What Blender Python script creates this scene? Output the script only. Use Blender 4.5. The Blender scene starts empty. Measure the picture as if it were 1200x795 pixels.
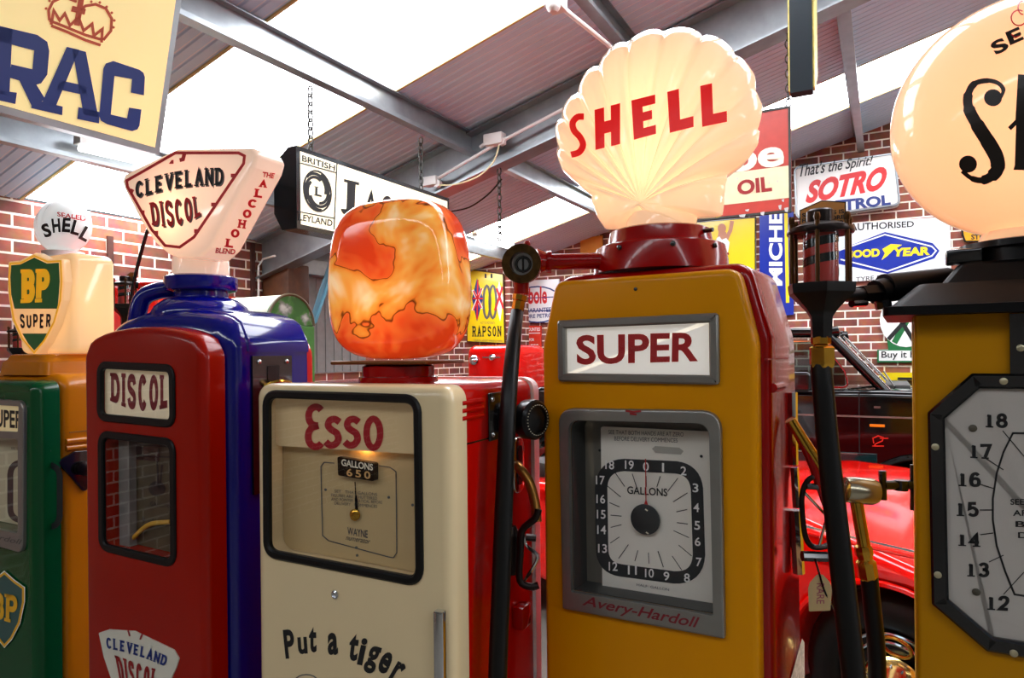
import bpy, bmesh, math
from mathutils import Vector, Matrix
from mathutils.bvhtree import BVHTree
C = bpy.context.scene.collection
R = math.radians
V = Vector
# ------------------------------------------------------------ camera model
FL = 800.0; ROLL = R(0.6); CAM = V((0, 0, 1.5))
_c, _s = math.cos(ROLL), math.sin(ROLL)
def ray(px, py):
    dx = px - 600; dy = 415 - py
    return V(((dx*_c + dy*_s)/FL, 1.0, (-dx*_s + dy*_c)/FL))
def P(px, py, Y): return CAM + ray(px, py)*Y
class Fr:
    """a vertical-axis frame: x along a face, y into it, z up"""
    def __init__(s, ox, oy, th):
        s.o = V((ox, oy, 0)); t = R(th); s.th = t
        s.ax = V((math.cos(t), -math.sin(t), 0)); s.ay = V((math.sin(t), math.cos(t), 0))
    def loc(s, p):
        d = p - s.o; return V((d.dot(s.ax), d.dot(s.ay), d.z))
    def w(s, x, y, z): return s.o + s.ax*x + s.ay*y + V((0, 0, z))
    def hy(s, px, py, y=0.0):
        r = ray(px, py); t = (y - (CAM - s.o).dot(s.ay))/r.dot(s.ay); return s.loc(CAM + r*t)
    def hx(s, px, py, x=0.0):
        r = ray(px, py); t = (x - (CAM - s.o).dot(s.ax))/r.dot(s.ax); return s.loc(CAM + r*t)
    def hz(s, px, py, z):
        r = ray(px, py); t = (z - CAM.z)/r.z; return s.loc(CAM + r*t)
    def at(s, px, py, Y): return s.loc(P(px, py, Y))
def corner_frame(px, D, th, w):
    """frame centred on a face of width w whose near right corner shows at px, at depth D"""
    k = ray(px, 415).x*D; t = R(th)
    return Fr(k - w/2*math.cos(t), D + w/2*math.sin(t), th)
# ------------------------------------------------------------ materials
def lin(h):
    if isinstance(h, str):
        h = h.lstrip('#'); h = [int(h[i:i+2], 16)/255 for i in (0, 2, 4)]
    return tuple((c/12.92 if c <= .04045 else ((c+.055)/1.055)**2.4) for c in h) + (1.0,)
MATS = {}
def M(name, col, rough=.5, metal=0.0, coat=0.0, emis=None, es=0.0, noise=0.0, nscale=20.0, bump=0.0, bscale=80.0, spec=.5):
    if name in MATS: return MATS[name]
    m = bpy.data.materials.new(name); m.use_nodes = True
    nt = m.node_tree; b = nt.nodes['Principled BSDF']
    b.inputs['Base Color'].default_value = lin(col)
    b.inputs['Roughness'].default_value = rough
    b.inputs['Metallic'].default_value = metal
    b.inputs['Coat Weight'].default_value = coat
    b.inputs['Coat Roughness'].default_value = .06
    b.inputs['Specular IOR Level'].default_value = spec
    if emis:
        b.inputs['Emission Color'].default_value = lin(emis); b.inputs['Emission Strength'].default_value = es
    tc = None
    if noise or bump:
        tc = nt.nodes.new('ShaderNodeTexCoord')
    if noise:
        n = nt.nodes.new('ShaderNodeTexNoise'); n.inputs['Scale'].default_value = nscale; n.inputs['Detail'].default_value = 5
        nt.links.new(tc.outputs['Object'], n.inputs['Vector'])
        h = nt.nodes.new('ShaderNodeHueSaturation'); h.inputs['Color'].default_value = lin(col)
        mr = nt.nodes.new('ShaderNodeMapRange'); mr.inputs[1].default_value = .3; mr.inputs[2].default_value = .7
        mr.inputs[3].default_value = 1 - noise; mr.inputs[4].default_value = 1 + noise
        nt.links.new(n.outputs['Fac'], mr.inputs[0]); nt.links.new(mr.outputs[0], h.inputs['Value'])
        nt.links.new(h.outputs[0], b.inputs['Base Color'])
    if bump:
        n2 = nt.nodes.new('ShaderNodeTexNoise'); n2.inputs['Scale'].default_value = bscale
        nt.links.new(tc.outputs['Object'], n2.inputs['Vector'])
        bp = nt.nodes.new('ShaderNodeBump'); bp.inputs['Strength'].default_value = bump; bp.inputs['Distance'].default_value = .01
        nt.links.new(n2.outputs['Fac'], bp.inputs['Height']); nt.links.new(bp.outputs[0], b.inputs['Normal'])
    MATS[name] = m; return m
def opal(name, col, em, es, trans=.6, ramp=None):
    """milky lit glass: diffuse + translucent under a gloss coat, with a little glow of its own"""
    m = bpy.data.materials.new(name); m.use_nodes = True; nt = m.node_tree
    for n in list(nt.nodes): nt.nodes.remove(n)
    N = nt.nodes.new; L = nt.links.new
    out = N('ShaderNodeOutputMaterial'); d = N('ShaderNodeBsdfDiffuse'); t = N('ShaderNodeBsdfTranslucent')
    mx = N('ShaderNodeMixShader'); mx.inputs[0].default_value = trans
    e = N('ShaderNodeEmission'); e.inputs[0].default_value = lin(em); e.inputs[1].default_value = es
    ad = N('ShaderNodeAddShader'); g = N('ShaderNodeBsdfGlossy'); g.inputs['Roughness'].default_value = .08
    fr = N('ShaderNodeFresnel'); fr.inputs[0].default_value = 1.45; m2 = N('ShaderNodeMixShader')
    d.inputs[0].default_value = lin(col); t.inputs[0].default_value = lin(col)
    if ramp:
        tc = N('ShaderNodeTexCoord'); nz = N('ShaderNodeTexNoise'); nz.inputs['Scale'].default_value = ramp[0]; nz.inputs['Detail'].default_value = 3
        nz.inputs['Distortion'].default_value = .5
        cr = N('ShaderNodeValToRGB'); L(tc.outputs['Object'], nz.inputs['Vector']); L(nz.outputs['Fac'], cr.inputs[0])
        el = cr.color_ramp.elements
        while len(el) < len(ramp[1]): el.new(.5)
        for q, (p_, c_) in zip(el, ramp[1]): q.position = p_; q.color = lin(c_)
        for q in (d, t, e): L(cr.outputs[0], q.inputs[0])
    L(d.outputs[0], mx.inputs[1]); L(t.outputs[0], mx.inputs[2]); L(mx.outputs[0], ad.inputs[0]); L(e.outputs[0], ad.inputs[1])
    L(fr.outputs[0], m2.inputs[0]); L(ad.outputs[0], m2.inputs[1]); L(g.outputs[0], m2.inputs[2]); L(m2.outputs[0], out.inputs[0])
    MATS[name] = m; return m
def pane_mat(name, tint='#FFFFFF', refl=1.0):
    m = bpy.data.materials.new(name); m.use_nodes = True; nt = m.node_tree
    for n in list(nt.nodes): nt.nodes.remove(n)
    N = nt.nodes.new; L = nt.links.new
    out = N('ShaderNodeOutputMaterial'); t = N('ShaderNodeBsdfTransparent'); t.inputs[0].default_value = lin(tint)
    g = N('ShaderNodeBsdfGlossy'); g.inputs['Roughness'].default_value = .01; g.inputs[0].default_value = (refl, refl, refl, 1)
    fr = N('ShaderNodeFresnel'); fr.inputs[0].default_value = 1.42; mx = N('ShaderNodeMixShader')
    ge = N('ShaderNodeNewGeometry'); sb = N('ShaderNodeMath'); sb.operation = 'SUBTRACT'; sb.inputs[0].default_value = 1.0; ml = N('ShaderNodeMath'); ml.operation = 'MULTIPLY'
    L(ge.outputs['Backfacing'], sb.inputs[1]); L(fr.outputs[0], ml.inputs[0]); L(sb.outputs[0], ml.inputs[1]); L(ml.outputs[0], mx.inputs[0]); L(t.outputs[0], mx.inputs[1]); L(g.outputs[0], mx.inputs[2]); L(mx.outputs[0], out.inputs[0])
    MATS[name] = m; return m
red = M('red_enamel', '#B40A03', .2, coat=.35, noise=.06, nscale=3, spec=.2)
redd = M('deep_red_enamel', '#960402', .2, coat=.3, noise=.1, nscale=4, spec=.2)
orange_red = M('orange_red_enamel', '#981000', .25, coat=.25, noise=.06, nscale=3, spec=.15)
yellow = M('warm_yellow_enamel', '#D88E00', .3, coat=.15, noise=.05, nscale=3, spec=.12)
ochre = M('ochre_enamel', '#C87400', .25, coat=.3, noise=.06, nscale=4, spec=.2)
green = M('green_enamel', '#044A24', .25, coat=.3, spec=.2)
blue = M('blue_enamel', '#070A78', .14, coat=.5, spec=.3)
cream = M('cream_enamel', '#E2CCA0', .24, coat=.3, noise=.03, nscale=3)
creamp = M('cream_paint', '#EFE6CC', .5)
white = M('white_paint', '#F2F0EA', .45)
dial = M('dial_face', '#EDE8DC', .5)
black = M('black_paint', '#0C0C0E', .2, coat=.5)
blackg = M('black_gloss', '#08080A', .3, coat=.12, spec=.3)
rubber = M('black_rubber', '#060606', .4, spec=.3)
darksteel = M('dark_chain_steel', '#4A4844', .5, metal=.7)
brown = M('bronze_brown', '#4A3018', .3, metal=.9)
brass = M('brass', '#C99A3A', .2, metal=1.0, noise=.12, nscale=30)
chrome = M('chrome', '#D8DADC', .1, metal=1.0)
steel = M('galvanised_steel', '#9CA2A6', .38, metal=.75, noise=.15, nscale=9)
greyframe = M('grey_metal_frame', '#8E8C86', .3, metal=.65, noise=.06)
darkred = M('dark_red_ink', '#8E0E12', .5)
redink = M('red_ink', '#D01218', .45)
blackink = M('black_ink', '#101012', .5)
blueink = M('navy_ink', '#132C74', .5)
yellowink = M('yellow_ink', '#F5D516', .5)
goldink = M('gold_ink', '#F0B420', .5)
whiteink = M('white_ink', '#F4F2EE', .5)
blg = M('backlit_gold', '#F0B420', .4, emis='#F0A810', es=.42)
blgr = M('backlit_green', '#0B4A22', .35, emis='#0B5A2A', es=.25, coat=.3)
greenink = M('green_ink', '#0D6B34', .5)
darkgreenink = M('dark_green_ink', '#0B3F1E', .35, coat=.4)
greyink = M('grey_ink', '#5A5A58', .5)
glass = pane_mat('window_pane')
sglass = pane_mat('sight_glass_pane', '#F4F8F8')
# ------------------------------------------------------------ 2-D outlines
def cat(pts, n=6, closed=False):
    pts = [V(p) for p in pts]; N = len(pts); out = []
    if N < 3: return pts
    rng = range(N if closed else N - 1)
    for i in rng:
        if closed: a, b, c, d = pts[i-1], pts[i], pts[(i+1) % N], pts[(i+2) % N]
        else: a, b, c, d = pts[max(i-1, 0)], pts[i], pts[i+1], pts[min(i+2, N-1)]
        for k in range(n):
            t = k/n
            out.append(.5*((2*b) + (c-a)*t + (2*a-5*b+4*c-d)*t*t + (3*b-a-3*c+d)*t**3))
    if not closed: out.append(pts[-1])
    return out
def rpoly(pts, r, n=6):
    """polygon with rounded corners; r a number or one per corner"""
    pts = [V((p[0], p[1])) for p in pts]; N = len(pts); out = []
    for i in range(N):
        p = pts[i]; a = (pts[i-1]-p); b = (pts[(i+1) % N]-p)
        rr = r[i] if isinstance(r, (list, tuple)) else r
        if rr <= 1e-6: out.append(p); continue
        la, lb = a.length, b.length; a.normalize(); b.normalize()
        ang = math.acos(max(-1, min(1, a.dot(b)))); d = min(rr/math.tan(ang/2), la*.49, lb*.49)
        A = p + a*d; B = p + b*d
        for k in range(n+1):
            t = k/n; out.append((1-t)**2*A + 2*t*(1-t)*p + t*t*B if ang > 1.7 else ((1-t)**2*A + 2*t*(1-t)*(p*.86+(A+B)*.07) + t*t*B))
    return out
def rrect(x0, x1, z0, z1, r, n=6): return rpoly([(x0, z0), (x1, z0), (x1, z1), (x0, z1)], r, n)
def circ(cx, cz, rx, rz=None, n=32, a0=0, a1=360):
    rz = rx if rz is None else rz
    return [V((cx+rx*math.cos(R(a0+(a1-a0)*k/n)), cz+rz*math.sin(R(a0+(a1-a0)*k/n)))) for k in range(n + (0 if a1-a0 == 360 else 1))]
def area(o): return .5*sum(o[i-1][0]*o[i][1]-o[i][0]*o[i-1][1] for i in range(len(o)))
def inset(o, d):
    N = len(o); s = 1 if area(o) > 0 else -1; out = []
    for i in range(N):
        e1 = o[i]-o[i-1]; e2 = o[(i+1) % N]-o[i]
        if e1.length < 1e-9: e1 = e2
        if e2.length < 1e-9: e2 = e1
        n1 = V((-e1[1], e1[0])).normalized()*s; n2 = V((-e2[1], e2[0])).normalized()*s
        m = (n1+n2)
        if m.length < 1e-6: m = n1
        m.normalize(); out.append(o[i]+m*(d/max(.5, m.dot(n1))))
    return out
# ------------------------------------------------------------ mesh builder
class MB:
    def __init__(s): s.v = []; s.f = []
    def add(s, vs, fs):
        b = len(s.v); s.v += [V(v) for v in vs]; s.f += [tuple(b+i for i in f) for f in fs]; return s
    def loft(s, rings, cap0=True, cap1=True, closed=True):
        n = len(rings[0]); vs = [p for r in rings for p in r]; fs = []
        for i in range(len(rings)-1):
            for k in range(n if closed else n-1):
                k2 = (k+1) % n; fs.append((i*n+k, i*n+k2, (i+1)*n+k2, (i+1)*n+k))
        if cap0: fs.append(tuple(range(n))[::-1])
        if cap1: fs.append(tuple((len(rings)-1)*n+k for k in range(n)))
        return s.add(vs, fs)
    def slab(s, o, y0, y1, r=0.0, rb=0.0, fn=None, steps=4):
        """an outline in x,z swept from y0 to y1 with rounded front (r) and back (rb) edges"""
        R_ = []
        if r > 0:
            for k in range(steps+1):
                a = math.pi/2*k/steps; q = inset(o, r*(1-math.sin(a))); R_.append((q, y0+r*(1-math.cos(a))))
        else: R_.append((o, y0))
        if rb > 0:
            for k in range(steps+1):
                a = math.pi/2*k/steps; q = inset(o, rb*(1-math.cos(a))); R_.append((q, y1-rb*(1-math.sin(a))))
        else: R_.append((o, y1))
        rings = [[V((p[0], y, p[1])) for p in q] for q, y in R_]
        if fn: rings = [[fn(p) for p in q] for q in rings]
        return s.loft(rings)
    def frame(s, o, t, y0, y1, b=0.0):
        """ring-shaped frame: outline o outer, t wide"""
        i_ = inset(o, t); ob = inset(o, b); ib = inset(o, t-b)
        rs = [(o, y1), (o, y0+b), (ob, y0), (ib, y0), (i_, y0+b), (i_, y1), (o, y1)]
        return s.loft([[V((p[0], y, p[1])) for p in q] for q, y in rs], False, False)
    def box(s, x0, x1, y0, y1, z0, z1, b=0.0):
        if b > 0: return s.slab(rrect(x0, x1, z0, z1, b, 2), y0, y1, b, b, steps=2)
        return s.add([(x, y, z) for x in (x0, x1) for y in (y0, y1) for z in (z0, z1)],
                     [(0, 1, 3, 2), (4, 6, 7, 5), (0, 4, 5, 1), (2, 3, 7, 6), (0, 2, 6, 4), (1, 5, 7, 3)])
    def tube(s, path, r, n=12, smooth=0, caps=True):
        pts = cat(path, smooth) if smooth else [V(p) for p in path]
        N = len(pts); rings = []; up = None
        for i, p in enumerate(pts):
            t = (pts[min(i+1, N-1)]-pts[max(i-1, 0)]).normalized()
            if up is None:
                up = V((0, 0, 1)) if abs(t.z) < .9 else V((1, 0, 0))
            a = t.cross(up)
            if a.length < 1e-6: a = t.orthogonal()
            a.normalize(); b = a.cross(t).normalized(); up = b
            rr = r(i/(N-1)) if callable(r) else (r[i] if isinstance(r, (list, tuple)) else r)
            rings.append([p + (a*math.cos(2*math.pi*k/n) + b*math.sin(2*math.pi*k/n))*rr for k in range(n)])
        return s.loft(rings, caps, caps)
    def lathe(s, prof, c=(0, 0, 0), axis='z', n=32, d=None):
        """prof: (radius, height) pairs turned about an axis through c"""
        c = V(c); ax = V(d).normalized() if d is not None else {'x': V((1, 0, 0)), 'y': V((0, 1, 0)), 'z': V((0, 0, 1))}[axis]
        a = ax.orthogonal().normalized(); b = ax.cross(a)
        rings = [[c + ax*h + (a*math.cos(2*math.pi*k/n)+b*math.sin(2*math.pi*k/n))*max(r, 1e-5) for k in range(n)] for r, h in prof]
        return s.loft(rings, True, True)
    def torus(s, c, R1, r, axis=(0, 1, 0), n=32, m=8, sx=1.0, dirx=None):
        c = V(c); ax = V(axis).normalized(); a = V(dirx).normalized() if dirx is not None else ax.orthogonal().normalized(); b = ax.cross(a)
        rings = []
        for k in range(n+1):
            t = 2*math.pi*k/n; d = (a*math.cos(t)*sx+b*math.sin(t)); q = c + d*R1; dn = (a*math.cos(t)+b*math.sin(t)).normalized()
            rings.append([q + (dn*math.cos(2*math.pi*j/m)+ax*math.sin(2*math.pi*j/m))*r for j in range(m)])
        return s.loft(rings, False, False)
    def ball(s, c, r, n=20, sq=(1, 1, 1)):
        c = V(c); rings = []
        for i in range(1, n//2):
            a = math.pi*i/(n//2)
            rings.append([c+V((math.sin(a)*math.cos(2*math.pi*k/n)*r*sq[0], math.sin(a)*math.sin(2*math.pi*k/n)*r*sq[1], -math.cos(a)*r*sq[2])) for k in range(n)])
        return s.loft(rings)
    def build(s, name, mat, parent=None, fr=None, ang=38, recalc=True):
        me = bpy.data.meshes.new(name); me.from_pydata([tuple(v) for v in s.v], [], s.f)
        if recalc:
            bm = bmesh.new(); bm.from_mesh(me)
            bmesh.ops.remove_doubles(bm, verts=bm.verts, dist=1e-6)
            bmesh.ops.recalc_face_normals(bm, faces=bm.faces); bm.to_mesh(me); bm.free()
        if ang:
            me.polygons.foreach_set('use_smooth', [True]*len(me.polygons)); me.set_sharp_from_angle(angle=R(ang))
        if mat: me.materials.append(mat)
        o = bpy.data.objects.new(name, me); C.objects.link(o)
        if parent is not None: o.parent = parent
        elif fr is not None: o.location = fr.o; o.rotation_euler = (0, 0, -fr.th)
        return o
def thing(name, label, cat_, fr, z=0.0, group=None):
    o = bpy.data.objects.new(name, None); C.objects.link(o); o.empty_display_size = .05
    o.location = fr.o + V((0, 0, z)); o.rotation_euler = (0, 0, -fr.th)
    o['label'] = label; o['category'] = cat_
    if group: o['group'] = group
    return o
def tag(o, label, cat_, group=None):
    o['label'] = label; o['category'] = cat_
    if group: o['group'] = group
    return o
def struct(o): o['kind'] = 'structure'; return o
def cut(o, *mbs):
    """subtract closed builders from o, for good"""
    dg = bpy.context.evaluated_depsgraph_get(); tmp = []
    for mb in mbs:
        c = mb.build('cutter', None); c.parent = o.parent; c.matrix_basis = o.matrix_basis.copy(); tmp.append(c)
        md = o.modifiers.new('b', 'BOOLEAN'); md.operation = 'DIFFERENCE'; md.object = c; md.solver = 'EXACT'
    bpy.context.view_layer.update(); dg = bpy.context.evaluated_depsgraph_get()
    me = bpy.data.meshes.new_from_object(o.evaluated_get(dg)); o.modifiers.clear(); old = o.data; o.data = me
    me.set_sharp_from_angle(angle=R(38))
    for c in tmp: bpy.data.objects.remove(c)
    return o
def bvh_hit(fr, objs, lift=.0012):
    """where the view ray through a pixel meets these meshes (frame coordinates), a hair in front"""
    vs, fs = [], []
    for o in (objs if isinstance(objs, (list, tuple)) else [objs]):
        b = len(vs); vs += [v.co.copy() for v in o.data.vertices]; fs += [tuple(b+i for i in p.vertices) for p in o.data.polygons]
    t = BVHTree.FromPolygons(vs, fs); co = fr.loc(CAM)
    def h(px, py):
        d = (fr.loc(CAM + ray(px, py)) - co).normalized(); loc, n, i, dist = t.ray_cast(co, d)
        if loc is None: return None
        if n.dot(d) > 0: n = -n
        return loc + n*lift
    return h
# ------------------------------------------------------------ lettering
_fc = {}
def T(s, bold=0.0, shear=0.0, space=1.0):
    """string -> flat shape in a unit box"""
    k = (s, bold, shear, space)
    if k in _fc: return _fc[k]
    cu = bpy.data.curves.new('t', 'FONT'); cu.body = s; cu.offset = bold; cu.shear = shear; cu.space_character = space
    cu.resolution_u = 4; cu.align_x = 'CENTER'; cu.fill_mode = 'BOTH' if hasattr(cu, 'fill_mode') else None
    o = bpy.data.objects.new('t', cu); C.objects.link(o); dg = bpy.context.evaluated_depsgraph_get(); dg.update()
    me = o.evaluated_get(dg).to_mesh(); vs = [(v.co.x, v.co.y) for v in me.vertices]; fs = [tuple(p.vertices) for p in me.polygons]
    o.evaluated_get(dg).to_mesh_clear(); bpy.data.objects.remove(o); bpy.data.curves.remove(cu)
    r = norm(vs, fs); _fc[k] = r; return r
def norm(vs, fs):
    x0 = min(v[0] for v in vs); x1 = max(v[0] for v in vs); y0 = min(v[1] for v in vs); y1 = max(v[1] for v in vs)
    return [((x-x0)/(x1-x0), (y-y0)/(y1-y0)) for x, y in vs], fs
def arc(cx, cy, rx, ry, a0, a1, n=14): return [(cx+rx*math.cos(R(a0+(a1-a0)*k/n)), cy+ry*math.sin(R(a0+(a1-a0)*k/n))) for k in range(n+1)]
S_ = [(.97, .76), (.85, .94), (.5, 1), (.15, .94), (.02, .76), (.14, .6), (.5, .5), (.86, .4), (.98, .24), (.85, .06), (.5, 0), (.15, .06), (.02, .24)]
GL = {
 'A': ([[(0, 0), (.5, 1), (1, 0)], [(.2, .36), (.8, .36)]], [(0, 0), (1, 0)]),
 'B': ([[(0, 0), (0, 1), (.6, 1)] + arc(.6, .765, .33, .235, 90, -90, 8) + [(0, .53)], [(.6, .53)] + arc(.62, .265, .38, .265, 90, -90, 8) + [(0, 0)]], [(-.02, 0), (-.02, 1)]),
 'C': ([arc(.5, .5, .5, .5, 38, 322, 20)], []),
 'D': ([[(0, 0), (0, 1), (.45, 1)] + arc(.45, .5, .55, .5, 90, -90, 12) + [(0, 0)]], [(-.02, 0), (-.02, 1)]),
 'E': ([[(1, 1), (0, 1), (0, 0), (1, 0)], [(0, .52), (.8, .52)]], [(-.02, 0), (-.02, 1)]),
 'F': ([[(1, 1), (0, 1), (0, 0)], [(0, .52), (.8, .52)]], [(0, 0)]),
 'G': ([arc(.5, .5, .5, .5, 48, 330, 20) + [(1, .45), (.6, .45)]], []),
 'H': ([[(0, 0), (0, 1)], [(1, 0), (1, 1)], [(0, .5), (1, .5)]], [(0, 0), (0, 1), (1, 0), (1, 1)]),
 'I': ([[(.5, 0), (.5, 1)]], [(.5, 0), (.5, 1)]),
 'J': ([[(.7, 1), (.7, .1)] + arc(.4, .1, .3, .25, 0, -150, 8)], [(.7, 1)]),
 'K': ([[(0, 0), (0, 1)], [(1, 1), (0, .4)], [(.3, .58), (1, 0)]], [(0, 0), (0, 1), (1, 0), (1, 1)]),
 'L': ([[(0, 1), (0, 0), (1, 0)]], [(0, 1), (-.02, 0)]),
 'M': ([[(0, 0), (0, 1), (.5, .3), (1, 1), (1, 0)]], [(0, 0), (1, 0), (0, 1), (1, 1)]),
 'N': ([[(0, 0), (0, 1), (1, 0), (1, 1)]], [(0, 0), (0, 1), (1, 1)]),
 'O': ([arc(.5, .5, .5, .5, 90, 450, 28)], []),
 'P': ([[(0, 0), (0, 1), (.55, 1)] + arc(.55, .74, .42, .26, 90, -90, 8) + [(0, .48)]], [(0, 0), (-.02, 1)]),
 'R': ([[(0, 0), (0, 1), (.55, 1)] + arc(.55, .75, .4, .25, 90, -90, 8) + [(0, .5)], [(.5, .5), (1, 0)]], [(0, 0), (-.02, 1), (1, 0)]),
 'S': ([[tuple(p) for p in cat([V(q) for q in S_], 4)]], []),
 'T': ([[(0, 1), (1, 1)], [(.5, 1), (.5, 0)]], [(.5, 0)]),
 'U': ([[(0, 1), (0, .3)] + arc(.5, .3, .5, .3, 180, 360, 12) + [(1, 1)]], [(0, 1), (1, 1)]),
 'V': ([[(0, 1), (.5, 0), (1, 1)]], [(0, 1), (1, 1)]),
 'Y': ([[(0, 1), (.5, .45), (1, 1)], [(.5, .45), (.5, 0)]], [(.5, 0), (0, 1), (1, 1)]),
 '1': ([[(.2, .8), (.5, 1), (.5, 0)]], [(.5, 0)]),
 '2': ([[tuple(p) for p in cat([V(q) for q in ((.04, .72), (.16, .93), (.5, 1), (.86, .92), (.95, .7), (.75, .45), (.3, .18), (.05, 0))], 4)] + [(1, 0)]], []),
 '3': ([[tuple(p) for p in cat([V(q) for q in ((.04, .85), (.4, 1), (.8, .95), (.92, .74), (.75, .57), (.4, .53))], 4)], [tuple(p) for p in cat([V(q) for q in ((.4, .53), (.85, .48), (1, .26), (.8, .05), (.4, 0), (.02, .15))], 4)]], []),
 '4': ([[(.7, 0), (.7, 1), (0, .3), (1, .3)]], [(.7, 0)]),
 '5': ([[(.9, 1), (.15, 1), (.1, .55)] + [tuple(p) for p in cat([V(q) for q in ((.1, .55), (.5, .64), (.9, .5), (1, .3), (.85, .07), (.45, 0), (.03, .12))], 4)]], []),
 '6': ([[tuple(p) for p in cat([V(q) for q in ((.92, .85), (.6, 1), (.2, .88), (.02, .5), (.04, .25), (.2, .04), (.5, 0), (.85, .06), (.98, .3), (.85, .52), (.5, .58), (.15, .5), (.04, .3))], 4)]], []),
 '7': ([[(0, .85), (0, 1), (1, 1), (.4, 0)]], [(.4, 0)]),
 '8': ([arc(.5, .76, .4, .24, 90, 450, 18), arc(.5, .27, .5, .27, 90, 450, 18)], []),
 '-': ([[(0, .5), (1, .5)]], []), ' ': ([], []),
}
def ribbon(pts, wd, vs, fs, closed=False, sub=0):
    pts = [V((p[0], p[1])) for p in pts]
    q = [pts[0]]
    for p in pts[1:]:
        if (p-q[-1]).length > 1e-5: q.append(p)
    if sub:
        q = [pts[0]]
        q = [q[0]]; src = pts if not q else [p_ for p_ in pts]
        q = [V((src[0][0], src[0][1]))]
        for p in src[1:]:
            if (p-q[-1]).length > 1e-5:
                n_ = max(1, int((p-q[-1]).length/sub)); a_0 = q[-1].copy()
                q += [a_0+(p-a_0)*((j+1)/n_) for j in range(n_)]
    pts = q; N = len(pts)
    if N < 2: return
    closed = (pts[0]-pts[-1]).length < 1e-3
    b = len(vs)
    for i, p in enumerate(pts):
        if closed and i in (0, N-1): e1 = pts[-1]-pts[-2]; e2 = pts[1]-pts[0]
        else: e1 = p-pts[i-1] if i else pts[1]-p; e2 = pts[i+1]-p if i < N-1 else e1
        n1 = V((-e1.y, e1.x)).normalized(); n2 = V((-e2.y, e2.x)).normalized(); m = n1+n2
        m = n1 if m.length < .3 else m.normalized(); h = (wd[i*(len(wd)-1)//max(1, N-1)] if isinstance(wd, (list, tuple)) else wd)/2/max(.42, m.dot(n1))
        vs += [tuple(p+m*h), tuple(p-m*h)]
        if i: fs.append((b+2*i-2, b+2*i-1, b+2*i+1, b+2*i))
def K(s, w=.6, t=.2, serif=0.0, gap=.2, st=.09, wide={}, tail=1.0):
    """stroke lettering in a unit box: letter width w, stroke t, slab serifs of length serif"""
    vs, fs = [], []; x = 0.0; wd = {'I': .35 if serif else .04, '1': .55, 'J': .8, ' ': .6, 'L': .95, 'E': .95, 'M': 1.3, '-': .5}
    wd.update(wide)
    for ch in s:
        st_, se = GL[ch]; cw = w*wd.get(ch, 1.0)
        f = lambda p: (x + t/2 + p[0]*max(cw-t, .001), t/2 + p[1]*(1-t))
        for g in st_: ribbon([f(p) for p in g], t, vs, fs, sub=.12)
        if serif:
            for p in se:
                c = f(p); yy = st/2 if p[1] < .5 else 1-st/2; b = len(vs)
                vs += [(c[0]-t/2-serif, yy-st/2), (c[0]+t/2+serif, yy-st/2), (c[0]+t/2+serif, yy+st/2), (c[0]-t/2-serif, yy+st/2)]; fs.append((b, b+1, b+2, b+3))
        x += cw + gap
    return norm(vs, fs)
def strokes(lines, wd):
    vs, fs = [], []
    for k, l in enumerate(lines): ribbon(l, wd[k] if isinstance(wd, list) and isinstance(wd[0], (list, float)) and len(wd) == len(lines) else wd, vs, fs)
    return vs, fs
def fillshape(o, n=None): return [(p[0], p[1]) for p in o], [tuple(range(len(o)))]
def dec(name, parent, mat, shape, quad, hit, warp=None, fr=None):
    """paint a unit-box shape into the four-cornered patch quad = (tl, tr, br, bl) given in photo pixels, on the surface hit"""
    tl, tr, br, bl = [V(q) for q in quad]; vs = []; ok = []
    for a, b in shape[0]:
        if warp: a, b = warp(a, b)
        p = (bl*(1-a)+br*a)*(1-b) + (tl*(1-a)+tr*a)*b
        q = hit(p.x, p.y); ok.append(q is not None); vs.append(q if q is not None else V((0, 0, 0)))
    fs = [f for f in shape[1] if all(ok[i] for i in f)]
    if not fs: return None
    m = MB(); m.v = vs; m.f = fs
    return m.build(name, mat, parent, fr if parent is None else None, ang=0, recalc=False)
def onto(fr, y, lift=.0015): return lambda px, py: fr.hy(px, py, y-lift)
def ontox(fr, x, lift=.0015): return lambda px, py: fr.hx(px, py, x+lift)
def pxpoly(fr, y, pts): return [V((q.x, q.z)) for q in (fr.hy(a, b, y) for a, b in pts)]
def merge_shapes(*items):
    """several (shape, (x0,y0,x1,y1)) in one unit box"""
    vs, fs = [], []
    for sh, (x0, y0, x1, y1) in items:
        b = len(vs); vs += [(x0+(x1-x0)*p[0], y0+(y1-y0)*p[1]) for p in sh[0]]; fs += [tuple(b+i for i in f) for f in sh[1]]
    return vs, fs
BOX = ([(0, 0), (1, 0), (1, 1), (0, 1)], [(0, 1, 2, 3)])
def lamp(parent, loc, power, col, r=.03):
    l = bpy.data.lights.new('bulb', 'POINT'); l.energy = power; l.color = lin(col)[:3]; l.shadow_soft_size = r
    o = bpy.data.objects.new('bulb', l); C.objects.link(o); o.location = loc; o.parent = parent; return o
def chain(mb, a, b, link=.035, r=.0035):
    a, b = V(a), V(b); n = max(2, int((b-a).length/(link*.78))); d = (b-a)/n; u = d.normalized()
    s1 = u.cross(V((0, 1, 0.01))).normalized(); s2 = u.cross(s1)
    for k in range(n):
        c = a + d*(k+.5); mb.torus(c, link*.28, r, (s1 if k % 2 else s2), 12, 5, sx=1.9, dirx=u)
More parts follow.
